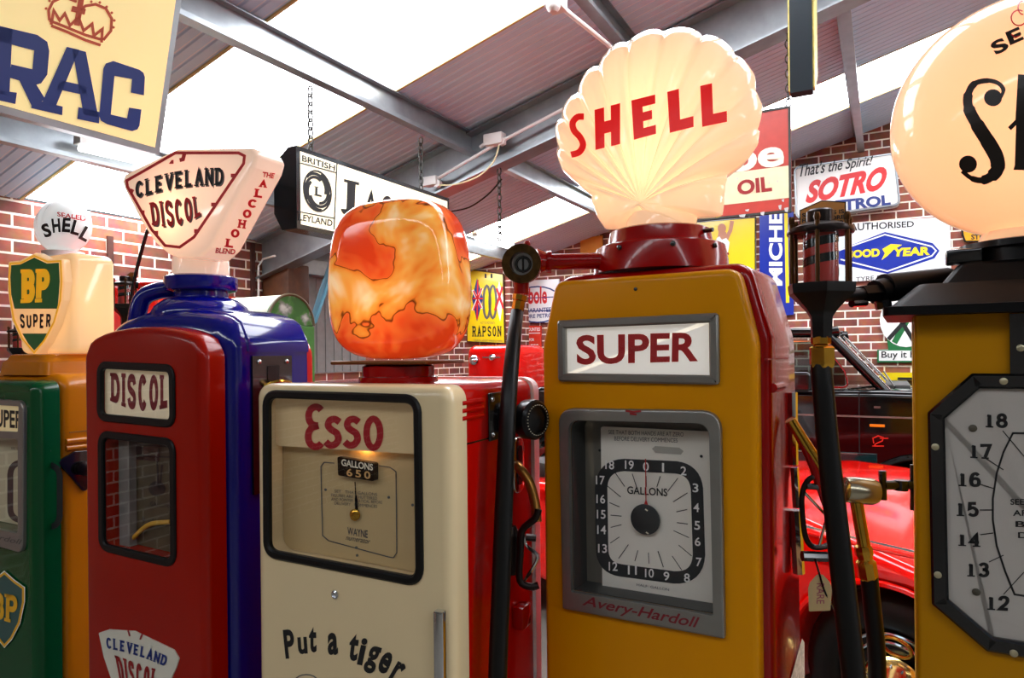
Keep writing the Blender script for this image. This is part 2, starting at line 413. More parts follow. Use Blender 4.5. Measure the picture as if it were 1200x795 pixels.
# ------------------------------------------------------------ pixel-measured drawings on known surfaces
def decpx(name, parent, mat, lines, wd, hit, smooth=0, polys=()):
    vs, fs = [], []
    for l in lines:
        l = cat([V(p) for p in l], smooth) if smooth else l
        ribbon(l, wd, vs, fs, sub=5)
    for p in polys:
        b = len(vs); vs += [tuple(q) for q in p]; fs.append(tuple(range(b, b+len(p))))
    out = [hit(a, b) for a, b in vs]
    fs = [f for f in fs if all(out[i] is not None for i in f)]
    if not fs: return None
    m = MB(); m.v = [q if q is not None else V((0, 0, 0)) for q in out]; m.f = fs
    return m.build(name, mat, parent, ang=0, recalc=False)
RM = Fr(0, 0, 28.6)
XW, XE, YG, YF = -4.33, 8.0, 7.2, -5.0
XRIDGE, ZE, SL = 2.2, 2.415, .268
def zroof(x):
    return ZE + SL*(x-XW) if x < XRIDGE else ZE + SL*(XRIDGE-XW) - SL*(x-XRIDGE)
def nodes_brick(name, light=1.0):
    m = bpy.data.materials.new(name); m.use_nodes = True; nt = m.node_tree; b = nt.nodes['Principled BSDF']; N = nt.nodes.new; L = nt.links.new
    tc = N('ShaderNodeTexCoord'); sx = N('ShaderNodeSeparateXYZ'); cx = N('ShaderNodeCombineXYZ'); br = N('ShaderNodeTexBrick')
    L(tc.outputs['UV'], br.inputs['Vector'])
    br.inputs['Scale'].default_value = 1.0; br.inputs['Brick Width'].default_value = .215; br.inputs['Row Height'].default_value = .075
    br.inputs['Mortar Size'].default_value = .0075; br.inputs['Mortar Smooth'].default_value = .25
    br.inputs['Color1'].default_value = lin('#8E5140'); br.inputs['Color2'].default_value = lin('#5F352C'); br.inputs['Mortar'].default_value = lin('#E6DACB')
    br.inputs['Bias'].default_value = -.1
    nz = N('ShaderNodeTexNoise'); nz.inputs['Scale'].default_value = 14; nz.inputs['Detail'].default_value = 6; L(tc.outputs['UV'], nz.inputs['Vector'])
    mx = N('ShaderNodeMix'); mx.data_type = 'RGBA'; mx.blend_type = 'SOFT_LIGHT'; mx.inputs[0].default_value = .8
    L(br.outputs['Color'], mx.inputs[6]); L(nz.outputs['Color'], mx.inputs[7])
    hs = N('ShaderNodeHueSaturation'); hs.inputs['Value'].default_value = light; L(mx.outputs[2], hs.inputs['Color']); L(hs.outputs[0], b.inputs['Base Color'])
    bp = N('ShaderNodeBump'); bp.inputs['Strength'].default_value = .6; bp.inputs['Distance'].default_value = .008; bp.invert = True
    L(br.outputs['Fac'], bp.inputs['Height']); L(bp.outputs[0], b.inputs['Normal']); b.inputs['Roughness'].default_value = .85
    return m
brick = nodes_brick('brick_wall', 1.25)
# floor, walls
fl = MB().add([RM.w(x, y, 0) for x, y in ((XW, YF), (XE, YF), (XE, YG), (XW, YG))], [(0, 1, 2, 3)]).build('floor', M('concrete_floor', '#726E66', .55, noise=.2, nscale=3)); struct(fl)
def wall(name, pts, mat, uvf):
    m = MB(); n = len(pts); m.add(pts, [tuple(range(n))]); o = m.build(name, mat, None, RM, ang=0); uv = o.data.uv_layers.new(name='UV')
    for l in o.data.loops: uv.data[l.index].uv = uvf(o.data.vertices[l.vertex_index].co)
    return struct(o)
wall('wall_back', [(XW, YG, 0), (XE, YG, 0), (XE, YG, zroof(XE)), (XRIDGE, YG, zroof(XRIDGE)), (XW, YG, zroof(XW))], brick, lambda c: (c.x, c.z))
wall('wall_left', [(XW, YF, 0), (XW, YG, 0), (XW, YG, ZE), (XW, YF, ZE)], brick, lambda c: (c.y, c.z))
plain = M('pale_wall_paint', '#9A968E', .8)
wall('wall_right', [(XE, YF, 0), (XE, YG, 0), (XE, YG, zroof(XE)), (XE, YF, zroof(XE))], plain, lambda c: (c.y, c.z))
wall('wall_front', [(XW, YF, 0), (XE, YF, 0), (XE, YF, zroof(XE)), (XRIDGE, YF, zroof(XRIDGE)), (XW, YF, zroof(XW))], plain, lambda c: (c.x, c.z))
# ribbed roof sheets with rooflights
rib = M('ribbed_roof_sheet', '#CDE8FF', .45, noise=.05, nscale=3)
seam = M('roof_sheet_seam', '#F4F6FA', .4)
SKY = [(-1.7, -1.36), (2.09, 2.99), (5.5, 6.3)]  # first strip is unseen, added behind the camera to light the pump fronts
edges = [YF] + [e for s_ in SKY for e in s_] + [YG]
cm = MB(); sm_ = MB()
for i in range(0, len(edges), 2):
    a, b = edges[i], edges[i+1]; y = a; prof = []
    while y < b - 1e-6:
        for dy, dz in ((0, 0), (.047, 0), (.052, .007), (.060, .007)):
            if y+dy < b: prof.append((y+dy, dz))
        if y + .052 < b:
            for (xa, xb) in ((XW, XRIDGE), (XRIDGE, XE)):
                sm_.add([(xa, y+.0435, zroof(xa)-.0006), (xb, y+.0435, zroof(xb)-.0006), (xb, y+.0475, zroof(xb)-.0006), (xa, y+.0475, zroof(xa)-.0006)], [(0, 1, 2, 3)])
        y += .065
    prof.append((b, 0)); n = len(prof)
    cm.loft([[V((x, p[0], zroof(x)+p[1])) for p in prof] for x in (XW, XRIDGE, XE)], False, False, closed=False)
ceil = struct(cm.build('ceiling', rib, None, RM, ang=0)); sm_.build('seam_line', seam, ceil, ang=0, recalc=False)
skym = M('rooflight_sheet', '#FFFFFF', .4, emis='#F4F8FF', es=13.0)
for k, (a, b) in enumerate(SKY):
    w_ = MB().loft([[V((x, a-.02, zroof(x)+.012)), V((x, b+.02, zroof(x)+.012)), V((x, b+.02, zroof(x)+.022)), V((x, a-.02, zroof(x)+.022))] for x in (XW, XRIDGE, XE)]).build('window_%d' % (k+1), skym, None, RM, ang=0)
    struct(w_)
    dirty = M('rooflight_edge_foam', '#C9B57A', .8)
    eg = MB()
    for yy in (a, b):
        eg.loft([[V((x, yy-.008, zroof(x)-.004)), V((x, yy+.008, zroof(x)-.004)), V((x, yy+.008, zroof(x)+.012)), V((x, yy-.008, zroof(x)+.012))] for x in (XW, XRIDGE, XE)])
    eg.build('edge_seal', dirty, w_, ang=0)
# purlins: galvanised Z sections along the shed
def purlin(n, x, y0=YF, y1=YG):
    t = zroof(x)-.006; pr = [(x-.035, t), (x+.03, t), (x+.03, t-.006), (x-.004+.0, t-.006), (x+.004, t-.15), (x+.05, t-.15), (x+.05, t-.135), (x+.056, t-.135), (x+.056, t-.156), (x-.002, t-.156), (x-.01, t-.006), (x-.035, t-.006)]
    return struct(MB().loft([[V((a, yy, b)) for a, b in pr] for yy in (y0, y1)]).build('trim_%d' % n, steel, None, RM, ang=0))
for n, x in enumerate((-3.5, -2.35, -1.21, -.2, .95)): purlin(n+1, x)
# steel portal rafters, I sections up the slope, and their columns
def rafter(n, yc, mat=None):
    hw, tf, dp = .07, .012, .3
    def sec(x):
        t = zroof(x)-.012
        pr = [(-hw, t), (hw, t), (hw, t-tf), (.006, t-tf-.004), (.006, t-dp+tf+.004), (hw, t-dp+tf), (hw, t-dp), (-hw, t-dp), (-hw, t-dp+tf), (-.006, t-dp+tf+.004), (-.006, t-tf-.004), (-hw, t-tf)]
        return [V((x, yc+a, b)) for a, b in pr]
    r_ = struct(MB().loft([sec(XW+.02), sec(XRIDGE)]).loft([sec(XRIDGE), sec(XE-.02)]).build('trim_%d' % n, mat or steel, None, RM, ang=0)); return r_
rafter(6, 3.8)
rafter(7, -2.6)
# eave strut at the gable and low wall rail
struct(MB().box(XW+.02, XW+.16, 3.95, 7.15, 2.18, 2.3).build('trim_8', steel, None, RM, ang=0))
# brown boxed column against the eave wall below the rafter
woodm = M('stained_column_boards', '#5A3214', .6, noise=.35, nscale=12)
struct(MB().box(XW+.01, XW+.30, 3.80, 4.02, 0, 2.22, .01).build('trim_9', woodm, None, RM))
greyp = M('grey_cladding', '#8B8B88', .6, noise=.08)
pn = MB().box(XW+.005, XW+.03, 4.0, 5.0, 1.35, 2.4)
for k in range(9): pn.box(XW+.03, XW+.036, 4.05+k*.105, 4.075+k*.105, 1.36, 2.17)
struct(pn.build('trim_10', greyp, None, RM, ang=0))
# diagonal wind brace, pale blue angle
a_ = RM.hy(397, 288, 4.1); b_ = RM.hy(366, 381, 4.1)
br_ = MB(); d_ = V((.045, 0, .02))
br_.loft([[p-d_, p+d_, p+d_+V((0, .01, 0)), p-d_+V((0, .01, 0))] for p in (a_ + (a_-b_)*.9, b_)])
br_.loft([[p+d_*0, p+V((.006, 0, 0)), p+V((.006, -.05, 0)), p+V((0, -.05, 0))] for p in (a_ + (a_-b_)*.9, b_)])
struct(br_.build('trim_11', M('pale_blue_brace', '#7FB8CE', .5), None, RM, ang=0))
# iron straps on the left brick wall
rust = M('rusty_iron', '#4A241A', .7, noise=.3)
for k, (px, py0, py1) in enumerate(((129, 277, 345), (296, 285, 360))):
    a = RM.hx(px, py0, XW+.012); b = RM.hx(px, py1, XW+.012)
    struct(MB().box(XW+.002, XW+.02, a.y-.018, a.y+.018, b.z, a.z).build('trim_%d' % (12+k), rust, None, RM, ang=0))
struct(MB().tube([RM.hx(303, 350, XW+.03), RM.hx(303, 312, XW+.03), RM.hx(308, 304, XW+.03), RM.hx(322, 300, XW+.36)], .008, 8).build('trim_14', white, None, RM))
# ------------------------------------------------------------ conduits, junction boxes, battens, cables
pl = M('white_plastic', '#E8E6E4', .4)
def tp(px, py, y): return RM.hy(px, py, y)
c1 = [tp(505, 214, 3.70), tp(583, 168, 3.70), tp(660, 128, 3.70)]
t = MB().tube(c1, .011, 8)
cd = t.build('conduit', pl, None, RM); tag(cd, 'white plastic conduit clipped along the steel rafter behind the round-eared globe', 'conduit')
def jbox(px, py, y, s=1.0):
    q = tp(px, py, y); m = MB().box(q.x-.055*s, q.x+.055*s, q.y-.035, q.y+.03, q.z-.03*s, q.z+.03*s, .006)
    m.lathe([(.026, 0), (.026, .03), (.018, .036)], (q.x+.05, q.y-.02, q.z-.02), 'y', 12)
    m.tube([(q.x-.055*s, q.y, q.z-.01), (q.x-.09*s, q.y, q.z-.03)], .012, 8)
    return m.build('junction_box', pl, cd)
jbox(580, 164, 3.70, 1.2)
jbox(506, 213, 3.70)
q2 = RM.hx(652, 2, -1.17)
o = MB().tube([RM.hx(655, 6, -1.17), RM.hx(712, 52, -1.17), RM.hx(770, 112, -1.17)], .011, 8).build('conduit', pl, None, RM); tag(o, 'white plastic conduit running along the purlin above the lit scallop globe', 'conduit')
MB().box(q2.x-.04, q2.x+.03, q2.y-.05, q2.y+.05, q2.z-.03, q2.z+.03, .008).ball((q2.x, q2.y-.03, q2.z-.03), .03, 12).build('junction_box', pl, o)
o = MB().tube([tp(585, 170, 3.66), tp(578, 190, 3.66), tp(560, 207, 3.66), tp(535, 216, 3.66), tp(515, 217, 3.66)], .005, 6, 6).build('cable', M('cream_cable', '#E6DDB0', .5), None, RM); tag(o, 'thin cream cable looping down from the junction box on the rafter', 'cable')
o = MB().tube([tp(588, 210, 3.70), tp(572, 228, 3.72), tp(550, 243, 3.8), tp(528, 248, 3.9)], .005, 6, 6).build('cable', rubber, None, RM); tag(o, 'thin black cable drooping from the underside of the rafter', 'cable')
tubem = M('lamp_tube', '#FFFFFF', .3, emis='#FFFFFF', es=2.5)
def batten(label, a, b):
    a, b = V(a), V(b); r_ = thing('batten_light', label, 'ceiling light', RM); up = V((0, 0, .035))
    MB().loft([[p+V((-.03, 0, .02)), p+V((.03, 0, .02)), p+V((.025, 0, .06)), p+V((-.025, 0, .06))] for p in (a, b)]).build('housing', white, r_, ang=0)
    MB().tube([a+(b-a)*.03, a+(b-a)*.97], .016, 10).build('tube', tubem, r_); return r_
batten('white batten light along the purlin below the bottom edge of the hanging yellow club sign', RM.hx(90, 173, -3.42), RM.hx(178, 193, -3.42))
batten('white batten light along the purlin behind the red arm fitting', RM.hx(556, 279, -3.40), RM.hx(600, 291.5, -3.40))
# ------------------------------------------------------------ signs on the gable wall
GY = YG - .03
def plate(name, label, pts, mat, y=GY, th=.022, rim=None, r=.0, rimw=.015, cat_='sign', bul=.0):
    th_ = thing(name, label, cat_, RM); ol = rpoly([(q.x, q.z) for q in (RM.hy(a, b, y) for a, b in pts)], r, 6)
    MB().slab(ol, y, y+th, bul).build('plate', mat, th_, ang=30 if bul else 0)
    if rim: MB().frame(ol, rimw, y-.006, y+th, .002).build('rim', rim, th_, ang=30)
    return th_
enamel_y = M('yellow_enamel_sign', '#F2D40C', .3, coat=.4); enamel_b = M('blue_enamel_sign', '#0B2A9A', .3, coat=.4); enamel_r = M('red_enamel_sign', '#D8341C', .35, coat=.3)
enamel_w = M('white_enamel_sign', '#EEF0F0', .3, coat=.4)
H = onto(RM, GY, .002); H2 = onto(RM, GY, .004)
# rapson, on a brick pier
PY = 6.72; xp = RM.hy(598, 360, PY).x
pm = MB().add([(XW, PY, 0), (xp, PY, 0), (xp, PY, 2.6), (XW, PY, 2.6), (xp, YG, 0), (xp, YG, 2.6), (XW, YG, 2.6)], [(0, 1, 2, 3), (1, 4, 5, 2), (3, 2, 5, 6)]).build('wall_pier', brick, None, RM, ang=0, recalc=False); struct(pm)
uv = pm.data.uv_layers.new(name='UV')
for p_ in pm.data.polygons:
    for li in p_.loop_indices:
        c = pm.data.vertices[pm.data.loops[li].vertex_index].co; uv.data[li].uv = (c.x if abs(p_.normal.y) > .5 else c.y, c.z)
GY0 = GY; GY = PY - .03; H = onto(RM, GY, .002); H2 = onto(RM, GY, .004)
s_ = plate('enamel_sign', 'yellow enamel sign with two grey tyres between crossed flags above black lettering', [(547, 401), (592, 403), (590, 321), (547, 315)], enamel_y, y=GY, rim=rust, rimw=.01)
dec('lettering', s_, blackink, K('RAPSON', .6, .17, .08, .22), [(553, 381), (588, 381), (588, 396), (553, 396)], H)
dec('lettering', s_, greyink, T('HOT TO MOTORISTS'), [(563, 377), (580, 377.5), (580, 380), (563, 380)], H)
dec('lettering', s_, greyink, T('WORLDS LARGEST MANUFACTURERS'), [(555, 398), (589, 399), (589, 401), (555, 400)], H)
for cx in (570.5, 577.5):
    decpx('tyre_picture', s_, greyink, [[(cx+4*math.cos(a/16*6.283), 354+19*math.sin(a/16*6.283)) for a in range(17)]], 2.6, H2)
decpx('flag_picture', s_, blueink, [], 1, H, polys=[[(553, 350), (559, 326), (566, 350), (559, 377)], ])
decpx('flag_picture', s_, whiteink, [[(554, 340), (565, 362)], [(565, 338), (554, 364)]], 3, onto(RM, GY, .003))
decpx('flag_picture', s_, redink, [[(555, 341), (564, 361)], [(564.5, 338), (555, 364)], [(560, 328), (559, 374)], [(554, 350), (566, 350)]], 1.7, H2)
decpx('flag_picture', s_, whiteink, [], 1, H, polys=[[(580, 350), (585, 330), (590, 350), (586, 377)]])
decpx('flag_picture', s_, redink, [[(582, 338), (590, 362)], [(589, 336), (580, 364)]], 2.6, H2)
decpx('flag_picture', s_, blackink, [[(569, 321), (569, 326)], [(576, 321), (576, 326)]], 2, H)
GY = GY0; H = onto(RM, GY, .002); H2 = onto(RM, GY, .004)
# red-line disc sign
s_ = plate('enamel_sign', 'white enamel sign with a blue ring and red lettering guaranteeing pure petrol', [(599, 378), (655, 378), (655, 327), (599, 330)], enamel_w)
decpx('ring', s_, blueink, [[(630+30*math.cos(R(a)), 357+21*math.sin(R(a))) for a in range(0, 361, 15)]], 1.6, H)
decpx('rule', s_, blueink, [[(606, 350), (655, 348)], [(608, 365), (655, 364)]], 1.2, H)
dec('lettering', s_, redink, T('Carbole', .03), [(600, 337), (641, 335), (641, 356), (600, 357)], H)
dec('lettering', s_, blueink, T('GUARANTEED', .02), [(612, 362), (650, 360), (650, 365.5), (612, 367)], H2)
dec('lettering', s_, blueink, T('PURE PETROL', .02), [(614, 369), (650, 367), (650, 372), (614, 373.5)], H2)
s_ = plate('enamel_sign', 'red enamel sign reading agent for express parcels service', [(601, 424), (634, 424), (634, 382), (604, 382)], enamel_r)
for tx, q in (('LOOP COUNTIES', [(606, 384), (633, 384), (633, 388), (606, 388.5)]), ('AGENT FOR', [(609, 397), (626, 396.5), (626, 400), (609, 400.5)]), ('EXPRESS', [(606, 404), (631, 403.5), (631, 409), (606, 409.5)]),
              ('PARCELS', [(606, 411), (631, 410.5), (631, 416), (606, 416.5)]), ('SERVICE', [(607, 418), (631, 417.5), (631, 422.5), (607, 423)])):
    dec('lettering', s_, whiteink, T(tx, .02), q, H)
decpx('rule', s_, whiteink, [[(606, 391), (633, 390.5)]], 1, H)
s_ = plate('enamel_sign', 'small dark blue enamel sign under the red parcels sign', [(622, 445), (660, 445), (660, 429), (622, 430)], enamel_b)
decpx('roundel', s_, whiteink, [], 1, H, polys=[[(630+5*math.cos(R(a)), 442+4*math.sin(R(a))) for a in range(0, 181, 20)][::-1]])
s_ = plate('tin_sign', 'plain orange board high on the brick beside the red arm', [(680, 299), (706, 299), (706, 276), (680, 279)], M('orange_board', '#D88418', .6))
# yellow poster with man in vest
s_ = plate('poster_board', 'yellow poster board of a man in a white vest raising one arm', [(790, 330), (886, 330), (886, 254), (790, 262)], enamel_y, rim=black, rimw=.012, cat_='poster')
skin = M('poster_skin', '#C98A6A', .5)
decpx('figure_picture', s_, skin, [[(858, 259), (856, 270), (851, 281)]], 4.5, H, polys=[[(846+5*math.cos(R(a)), 268+6*math.sin(R(a))) for a in range(0, 360, 30)], [(842, 272), (851, 272), (853, 284), (840, 284)]])
decpx('vest_picture', s_, whiteink, [], 1, H2, polys=[[(840, 279), (843, 277), (846, 281), (851, 279), (855, 284), (853, 297), (843, 302), (837, 290)]])
decpx('belt_picture', s_, darkred, [[(845, 300), (854, 297)]], 3, onto(RM, GY, .006))
# blue tyre-maker strip
s_ = plate('enamel_sign', 'tall blue enamel strip with white upright lettering and a thin yellow line', [(890, 372), (930, 369), (930, 248), (890, 250)], enamel_b)
decpx('stripe', s_, yellowink, [[(921, 250), (923, 355)]], 4, H)
sh = T('MICHELIN', .035)
dec('lettering', s_, whiteink, sh, [(901, 205), (901, 335), (917, 335), (917, 205)], lambda px, py: H(px, py), warp=lambda a, b: (1-a, b))
# sotro petrol light box
s_ = thing('light_box_sign', "cream light box sign reading That's the Spirit in script above red and blue lettering", 'sign', RM)
ol = rpoly(pxpoly(RM, GY-.12, [(933, 257), (1055, 240), (1049, 179), (930, 196)]), .05, 6)
MB().slab(ol, GY-.12, GY+.02, .03).build('casing', white, s_, ang=50)
MB().frame(inset(ol, -.004), .018, GY-.122, GY-.08, .004).build('rim', steel, s_)
Hs = onto(RM, GY-.12, .003)
dec('lettering', s_, blackink, T("That's the Spirit!", .015, .45), [(936, 192), (1023, 182), (1024, 196), (938, 212)], Hs)
dec('lettering', s_, redink, T('SOTRO', .05, .3), [(944, 213), (1040, 194), (1038, 222), (944, 239)], Hs, warp=lambda a, b: (a, b))
dec('lettering', s_, blueink, T('PETROL', .045), [(968, 236), (1043, 228), (1044, 240), (968, 250)], Hs)
# goodyear
s_ = plate('enamel_sign', 'white enamel sign with a dark blue diamond and yellow lettering under AUTHORISED', [(975, 331), (1115, 325), (1113, 254), (975, 263)], enamel_w)
dec('lettering', s_, blackink, T('AUTHORISED', .015), [(996, 262), (1071, 259), (1071, 266), (996, 271)], H)
dia = [(975, 296), (1037, 272), (1093, 285), (1101, 294), (1095, 303), (1040, 321), (975, 308)]
decpx('diamond', s_, enamel_b, [], 1, H, polys=[dia])
decpx('diamond_line', s_, whiteink, [[(975, 301), (982, 294), (1037, 275), (1092, 289), (1097, 294), (1092, 300), (1040, 318), (985, 304)]], 1.6, onto(RM, GY, .003))
dec('lettering', s_, yellowink, T('GOOD', .05), [(990, 294), (1031, 291), (1031, 301), (990, 303)], H2)
dec('lettering', s_, yellowink, T('YEAR', .05), [(1047, 291), (1090, 289), (1090, 299), (1045, 301)], H2)
decpx('winged_foot', s_, yellowink, [], 1, H2, polys=[[(1034, 292), (1044, 286), (1057, 287), (1047, 293), (1040, 300), (1033, 305), (1037, 297)]])
dec('lettering', s_, greyink, T('TYRE DEALER', .01), [(1003, 325), (1060, 320), (1060, 326), (1003, 330)], H)
# small shield sign by the globe, green castoring sign, yellow panel
s_ = plate('enamel_sign', 'small amber enamel badge sign beside the big round globe', [(1130, 284), (1165, 284), (1165, 262), (1126, 264), (1127, 275)], M('amber_enamel', '#E8A013', .35, coat=.3), rim=black, rimw=.014, r=.01)
dec('lettering', s_, blackink, T('DOMINION', .03), [(1132, 266), (1165, 264), (1165, 271), (1132, 272)], H)
dec('lettering', s_, blackink, T('STORE', .03), [(1138, 275), (1165, 274), (1165, 281), (1138, 281)], H)
s_ = plate('enamel_sign', 'green and white enamel sign with crossed black bars reading Buy it', [(1028, 425), (1100, 425), (1100, 408), (1090, 409), (1090, 365), (1035, 365), (1041, 410), (1028, 410)], greenink)
decpx('roundel', s_, whiteink, [], 1, H, polys=[[(1062+31*math.cos(R(a)), 376+31*math.sin(R(a))) for a in range(0, 360, 15)]])
decpx('bar', s_, greenink, [[(1066, 370), (1048, 402)], ], 7, onto(RM, GY, .003))
decpx('bar', s_, blackink, [[(1041, 398), (1068, 368)], [(1050, 366), (1072, 402)]], 5, H2)
decpx('caption_panel', s_, whiteink, [], 1, H, polys=[[(1030, 423), (1100, 423), (1100, 411), (1030, 411)]])
dec('lettering', s_, blackink, T('Buy it here', .01), [(1033, 412), (1090, 411), (1090, 422), (1033, 422)], H2)
s_ = plate('tin_sign', 'yellow board with a black band low on the wall behind the car windscreen', [(1026, 446), (1100, 446), (1100, 437), (1026, 437)], enamel_y)
decpx('band', s_, blackink, [[(1052, 444), (1100, 444.5)]], 3, H)
# white tyre poster on the left wall
s_ = thing('tin_sign', 'small white tin sign', 'sign', RM)
s_['label'] = 'small white tin sign with blue lettering between the blue pump and orange globe'
ys = 5.6
MB().slab(pxpoly(RM, ys, [(368, 437), (383, 437), (383, 393), (368, 393)]), ys, ys+.02).build('plate', enamel_w, s_, ang=0)
hs_ = onto(RM, ys, .003)
dec('lettering', s_, blueink, T('TYRES', .03), [(370, 410), (382, 410), (382, 416), (370, 416)], hs_)
dec('lettering', s_, blueink, T('repair'), [(370, 420), (379, 420), (379, 423), (370, 423)], hs_)
decpx('band', s_, enamel_r, [[(368, 435), (383, 435)]], 4, hs_)
MB().box(*(lambda q: (q.x-.03, q.x+.03))(RM.hy(375, 430, ys+.04)), ys+.021, ys+.08, 0, 1.45).build('post', rust, s_, ang=0)
# ------------------------------------------------------------ hanging signs
# cream light box with black frame, hung from a purlin
XJ = -2.33
s_ = thing('hanging_light_box', 'long black framed cream light box with a round swirl emblem, hung on chains', 'sign', RM)
ya = RM.hx(347.5, 220, XJ).y; yb = RM.hx(526.5, 260, XJ).y; zt = RM.hx(347.5, 170.5, XJ).z; zb = RM.hx(347, 267.5, XJ).z
xb = RM.hy(321, 220, ya).x; xm = (XJ+xb)/2
pr = [(XJ, zb), (XJ, zt), (xm+.02, zt+.0), (xb+.01, zt-.06), (xb, zt-.12), (xb, zb+.08), (xb+.05, zb), ]
MB().loft([[V((a, y, b)) for a, b in pr] for y in (ya, yb)]).build('casing', black, s_, ang=0)
litcream = M('glowing_cream_panel', '#F2EBD2', .35, emis='#FFF3D0', es=.55)  # glow put into the face colour to brighten it, no lamp behind
Hj = ontox(RM, XJ, .004); Hj0 = ontox(RM, XJ, .002)
fw = .022
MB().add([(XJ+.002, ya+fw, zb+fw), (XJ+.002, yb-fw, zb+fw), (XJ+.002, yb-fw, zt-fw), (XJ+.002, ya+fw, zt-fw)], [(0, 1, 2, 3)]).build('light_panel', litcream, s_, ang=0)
dec('lettering', s_, blackink, T('BRITISH', .02), [(354, 181.5), (393, 193.5), (392.5, 200.5), (354, 189)], Hj)
dec('lettering', s_, blackink, T('LEYLAND', .02), [(351, 250.5), (390, 258), (389.5, 265.5), (350.5, 258)], Hj)
decpx('dividing_line', s_, blackink, [[(395, 191), (391.5, 269)], [(352, 191), (394, 202.5)], [(349.5, 248), (392, 256)]], 1.4, Hj)
def sw(a0, k):
    pts = []
    for i in range(13):
        t = i/12; a = R(a0 + 150*t); r_ = 1 - .38*t
        pts.append((372 + 15.5*r_*math.cos(a), 224 + 22.5*r_*math.sin(a)*1.0 + 4*math.cos(a)*r_))
    return pts
decpx('roundel', s_, blackink, [sw(a, 0) for a in range(0, 360, 72)], 3.4, Hj)
decpx('roundel', s_, blackink, [[(372+16*math.cos(R(a)), 224+23.5*math.sin(R(a))+4*math.cos(R(a))) for a in range(0, 361, 15)]], 2.2, Hj)
dec('roundel_letter', s_, blackink, K('L', .7, .2, .1), [(368, 218), (377, 220), (377, 231), (368, 229)], Hj)
dec('lettering', s_, blackink, K('J', .5, .17, .07), [(400, 209), (421, 214), (419, 257), (399, 251)], Hj)
dec('lettering', s_, blackink, K('AGUAR', .75, .15, .07, .26), [(427, 219), (521, 245), (519, 276), (425, 252)], Hj)
for px, py in ((363, 66), (492.5, 128)):
    q = RM.hx(px, py, XJ-.06); mb = MB(); chain(mb, (XJ-.06, q.y, zroof(XJ)-.17), (XJ-.06, q.y, zt+.01), .05, .0045); mb.build('chain', darksteel, s_)
# yellow club sign
tau = R(14); upv = V((math.sin(tau), 0, math.cos(tau))); nv = V((math.cos(tau), 0, -math.sin(tau)))
A0 = RM.hx(187, 182, -2.3)
def hpl(lift=0.0):
    co = RM.loc(CAM); p0 = A0 + nv*lift
    def h(px, py):
        d = RM.loc(CAM+ray(px, py)) - co; return co + d*((p0-co).dot(nv)/d.dot(nv))
    return h
s_ = thing('hanging_light_box', 'pale yellow light box with red crown above three big navy letters under the roof', 'sign', RM)
h0 = hpl()
wid = (h0(-60, 128)-A0).length
BR = A0; BL = A0 - V((0, 1, 0))*wid; hh = .66
def pt(u, w_, d): return BL + V((0, 1, 0))*u + upv*w_ - nv*d
MB().loft([[pt(0, 0, d), pt(wid, 0, d), pt(wid, hh, d), pt(0, hh, d)] for d in (0, .16)]).build('casing', steel, s_, ang=0)
lity = M('glowing_yellow_panel', '#F0E09A', .35, emis='#FFE3A0', es=.42, noise=.04)  # emission added so the yellow face looks bright, no lamp inside
fr_ = .022
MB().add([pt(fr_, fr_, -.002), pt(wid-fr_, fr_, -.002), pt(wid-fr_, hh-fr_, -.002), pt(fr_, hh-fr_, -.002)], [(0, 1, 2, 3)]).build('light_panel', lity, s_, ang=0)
hr = hpl(.005)
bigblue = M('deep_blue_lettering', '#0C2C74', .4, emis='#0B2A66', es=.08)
for ps in ([(455,245),(425,255),(415,275),(398,465),(405,485),(430,499),(530,527),(552,520),(560,505),(568,440),(518,432),(510,475),(445,460),(460,305),(530,318),(525,372),(578,383),(582,310),(576,292),(560,280)],):
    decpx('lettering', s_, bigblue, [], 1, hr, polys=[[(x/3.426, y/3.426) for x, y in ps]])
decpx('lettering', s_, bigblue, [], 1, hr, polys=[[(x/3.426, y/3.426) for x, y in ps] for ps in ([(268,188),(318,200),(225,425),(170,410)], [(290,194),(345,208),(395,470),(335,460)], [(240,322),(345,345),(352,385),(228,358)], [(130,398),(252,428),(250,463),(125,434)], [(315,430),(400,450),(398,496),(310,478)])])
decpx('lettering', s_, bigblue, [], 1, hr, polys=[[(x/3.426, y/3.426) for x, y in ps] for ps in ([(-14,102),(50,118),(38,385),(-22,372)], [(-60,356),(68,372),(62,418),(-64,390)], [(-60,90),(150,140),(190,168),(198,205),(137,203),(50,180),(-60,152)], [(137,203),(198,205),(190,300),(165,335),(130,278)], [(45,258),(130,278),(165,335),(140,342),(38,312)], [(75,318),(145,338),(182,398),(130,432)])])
orr = M('crown_orange_ink', '#C8522A', .5)
decpx('crown', s_, orr, [[(60, 30), (80, 38), (100, 47), (118, 53)], [(58, 24), (78, 32), (100, 41), (121, 47)], [(58, 24), (57, 12), (62, 2), (75, -4), (90, 2)], [(121, 47), (130, 36), (131, 22), (124, 10), (112, 5), (100, 7), (95, 12)],
                         [(60, 29), (63, 12), (70, 24), (76, 16), (82, 30), (92, 20), (98, 36), (108, 28), (110, 42), (120, 34), (119, 50)]], 3.4, hr)
decpx('crown', s_, orr, [[(90, 30), (96, -6)], [(84, 10), (100, 14)]], 7, hr)
for x, y in ((133, 32), (134, 24), (131, 15), (125, 8), (117, 3), (107, 2), (54, 10), (58, 1)): decpx('crown_stud', s_, orr, [], 1, hr, polys=[[(x-2, y), (x, y-2), (x+2, y), (x, y+2)]])
mb = MB()
for u in (.25, wid-.2):
    p = pt(u, hh, .08); mb.tube([p, V((p.x, p.y, zroof(p.x)-.0))], .006, 6)
mb.build('hanger', steel, s_)
